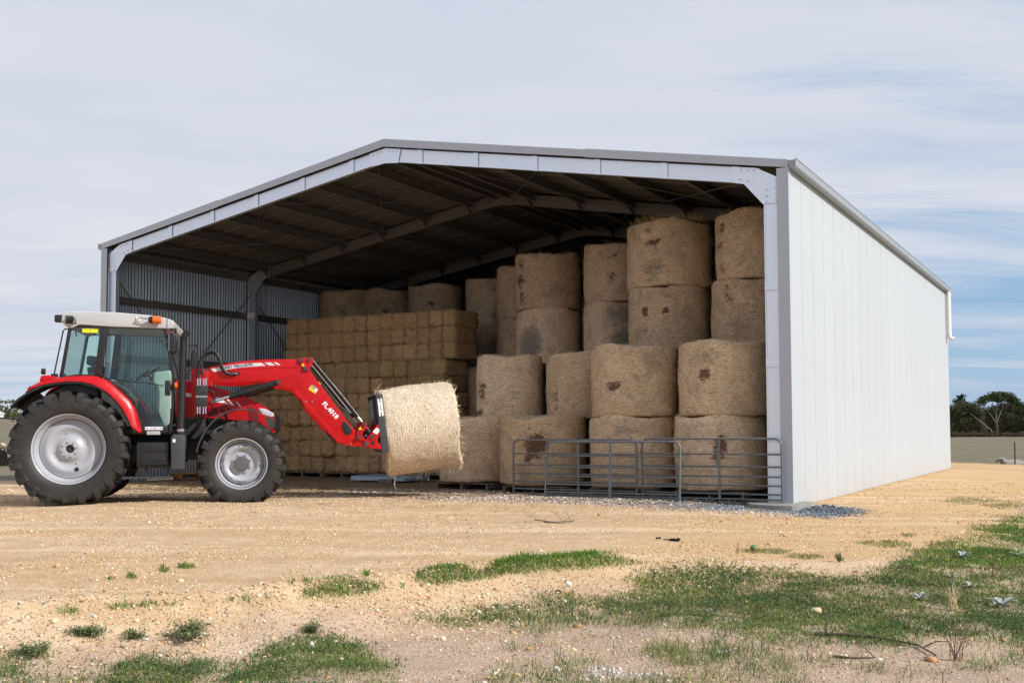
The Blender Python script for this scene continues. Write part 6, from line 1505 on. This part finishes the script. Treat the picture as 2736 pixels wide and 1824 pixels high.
tree('scrub_tree', PXY(2700, 208), 208, 'broad dark scrubby tree standing behind the gum trunk', [([(0, 0, 0), (-.4, 0, 2.2), (-1.2, 0, 4.0)], .15), ([(.2, 0, .8), (1.6, 0, 2.6), (3.4, 0, 4.0)], .12), ([(.4, 0, .4), (2.8, -.4, 2.0), (4.4, -.4, 2.9)], .08)],
     [(-3.6, 0, 4.4, 1.7, 1.8, 1.4), (-1.8, .3, 5.2, 1.8, 2.0, 1.2), (.2, 0, 5.4, 1.8, 2.0, 1.2), (2.2, .2, 5.2, 1.8, 2.0, 1.3), (4.0, 0, 5.0, 1.7, 1.8, 1.4), (-3.0, -.5, 2.4, 2.0, 1.6, 1.8), (-.4, -.5, 2.8, 2.2, 1.6, 1.9), (2.2, -.5, 2.6, 2.2, 1.6, 1.8), (4.6, -.3, 2.4, 2.0, 1.6, 1.9), (6.2, 0, 4.6, 1.6, 1.8, 1.6)], 1200, .11, GC[:3]+BC+BC[2:3], 3, GT)
tree('pine_tree', PXY(2567, 235), 235, 'small dark pine top poking above the scrub next to the white wall', [([(0, 0, 0), (0, 0, 6.5)], .16)], [(0, 0, 7.6, 1.0, 1.0, .6), (.2, 0, 8.3, 1.1, 1.0, .6), (-.6, 0, 7.2, 1.2, 1.2, .7), (.6, 0, 6.4, 1.5, 1.4, .9), (-.2, 0, 5.2, 1.7, 1.5, 1.0)], 600, .14, [(.018, .032, .018), (.028, .045, .022)], 4, GT)
tree('scrub_tree', PXY(2790, 198), 198, 'dark tree running out of the picture at the right edge', [([(0, 0, 0), (.1, 0, 2.5), (-.6, 0, 4.5)], .15), ([(-.2, 0, .8), (-2.6, -.2, 2.6), (-4.0, -.2, 3.3)], .07)], [(-2.2, 0, 4.9, 1.7, 1.8, 1.2), (0, 0, 5.3, 1.8, 2.0, 1.3), (2, 0, 5, 1.8, 1.8, 1.4), (-1.6, -.3, 2.8, 2.0, 1.6, 1.8), (1, -.3, 2.4, 2.2, 1.6, 1.8)], 1200, .11, GC+BC, 5, GT)
o = MB().tube([(0, 0, 0), (-.5, 0, 1.3), (-1.7, 0, 2.3), (-3.2, 0, 3.5), (-4.0, 0, 4.2)], [.13, .11, .09, .06, .02], 6).tube([(-.9, 0, 1.6), (-2.2, -.1, 1.4)], [.06, .02], 5).build('fallen_tree', M['bark'], None, 60, loc=(PXY(2655, 190), 190, gz(PXY(2655, 190), 190)-.1)); tag(o, 'pale dead trunk leaning out of the scrub towards the white wall', 'dead tree')
def scrub_strip(name, x0, x1, yb, h, n, cols, lab, seed, dep=3.0):
    rr = np.random.default_rng(seed); cs = []
    for i in range(n):
        x = x0+(x1-x0)*rr.random(); y = yb+dep*rr.random(); s_ = .6+.7*rr.random(); cs.append((x, y, gz(x, y)+h*.35*s_, h*1.1*s_, h*.8, h*.55*s_))
    V, F, C = clumps(rr, cs, 420, .10, cols, -5); o = link(name, np_mesh(name, V, F, M['crown'], np.array(C))); tag(o, lab, kind='stuff')
scrub_strip('undergrowth', PXY(2480, 186), PXY(2900, 186), 184, .9, 120, BC+[(.13, .085, .06)], 'low reddish brown scrub along the foot of the trees', 6)
# the wood closes behind so that no gap shows under the crowns
scrub_strip('far_wood', PXY(2450, 216), PXY(2900, 216), 214, 4.6, 60, GC[:3]+BC[:1]+BC[2:3], 'dark mass of scrub filling the wood behind the first trees', 7, 8)
# left: distant trees and a white farm building
GL = 'far trees beyond the paddock behind the tractor'
for k, (px, top, w, D, lab) in enumerate(((3, 1064, 9, 138, 'thin gum with a flat crown farthest left behind the tractor'), (18, 1064, 12, 142, 'thin gum with two small crowns above the scrub behind the tractor'), (34, 1063, 10, 140, 'thin flat-topped gum nearest the tractor fender'), (-16, 1062, 12, 140, 'thin gum standing just outside the left edge'))):
    x = PXY(px, D); gzz = gz(x, D); h = 1.14+(1148-top)/2921*D-gzz; s_ = w/2921*D
    tree('gum_tree', x, D, lab, [([(0, 0, 0), (.05, 0, h*.5), (0, 0, h*.85)], .06), ([(.03, 0, h*.55), (-s_*.7, 0, h*.85)], .04), ([(.03, 0, h*.6), (s_*.7, 0, h*.86)], .04)], [(-s_*.7, 0, h*.90, s_*.7, .6, .20), (0, 0, h*.95, s_*.6, .6, .22), (s_*.75, 0, h*.90, s_*.7, .6, .18)], 900, .07, GC, 20+k, GL)
for k, (px, top, D, sc, lab) in enumerate(((8, 1078, 133, 1.0, 'olive bushy tree at the left edge above the white building'), (38, 1080, 134, 1.0, 'olive brown bushy tree close to the tractor fender'), (-25, 1076, 133, 1.0, 'bushy tree outside the left edge behind the white building'), (75, 1080, 135, 1.0, 'bushy tree hidden mostly by the tractor tyre'), (38, 1098, 128, .6, 'low yellow-green bush in front of the far trees'), (22, 1102, 129, .5, 'low green bush beside the white building'))):
    x = PXY(px, D); gzz = gz(x, D); h = max(.8, 1.14+(1149-top)/2921*D-gzz)
    tree('bush', x, D, lab, [([(0, 0, 0), (0, 0, h*.6)], .06)], [(-.5*sc, 0, h*.62, .65*sc, .7, h*.38), (.4*sc, .2, h*.55, .65*sc, .7, h*.42), (0, -.2, h*.3, .8*sc, .7, h*.32)], 700, .09, BC+[(.12, .11, .04), (.09, .10, .03)] if k != 4 else [(.15, .14, .04), (.10, .11, .03)], 30+k, GL)
x = PXY(-44, 124); zf = gz(x, 124)
fh = thing('farm_building', 'small white gabled building far off at the left edge', 'building', (x, 124, zf), R(-20))
MB().prism([(-.9, 0), (.9, 0), (.9, .55), (0, .85), (-.9, .55)], -2, 2).build('wall', simple('far_white', (.62, .64, .68), .6), fh)
for s in (-1, 1): MB().bar((s*1.02, 0, .52), (0, 0, .88), 4.2, .05, (0, 0, 1)).build('roof', simple('far_roof', (.74, .75, .77), .4) if s < 0 else bpy.data.materials['far_roof'], fh)
x = -26.8*.99; y = 58.0
o = rock(0, 1000, .20, 'tan boulder in the dry paddock left of the tractor tyre', (.55, .42, .30)); r_ = cam_ray(8*2352/2736, 1179*2352/2736); D = 66.0; o.location = (r_.x/r_.y*D, D, gz(r_.x/r_.y*D, D)+.08)
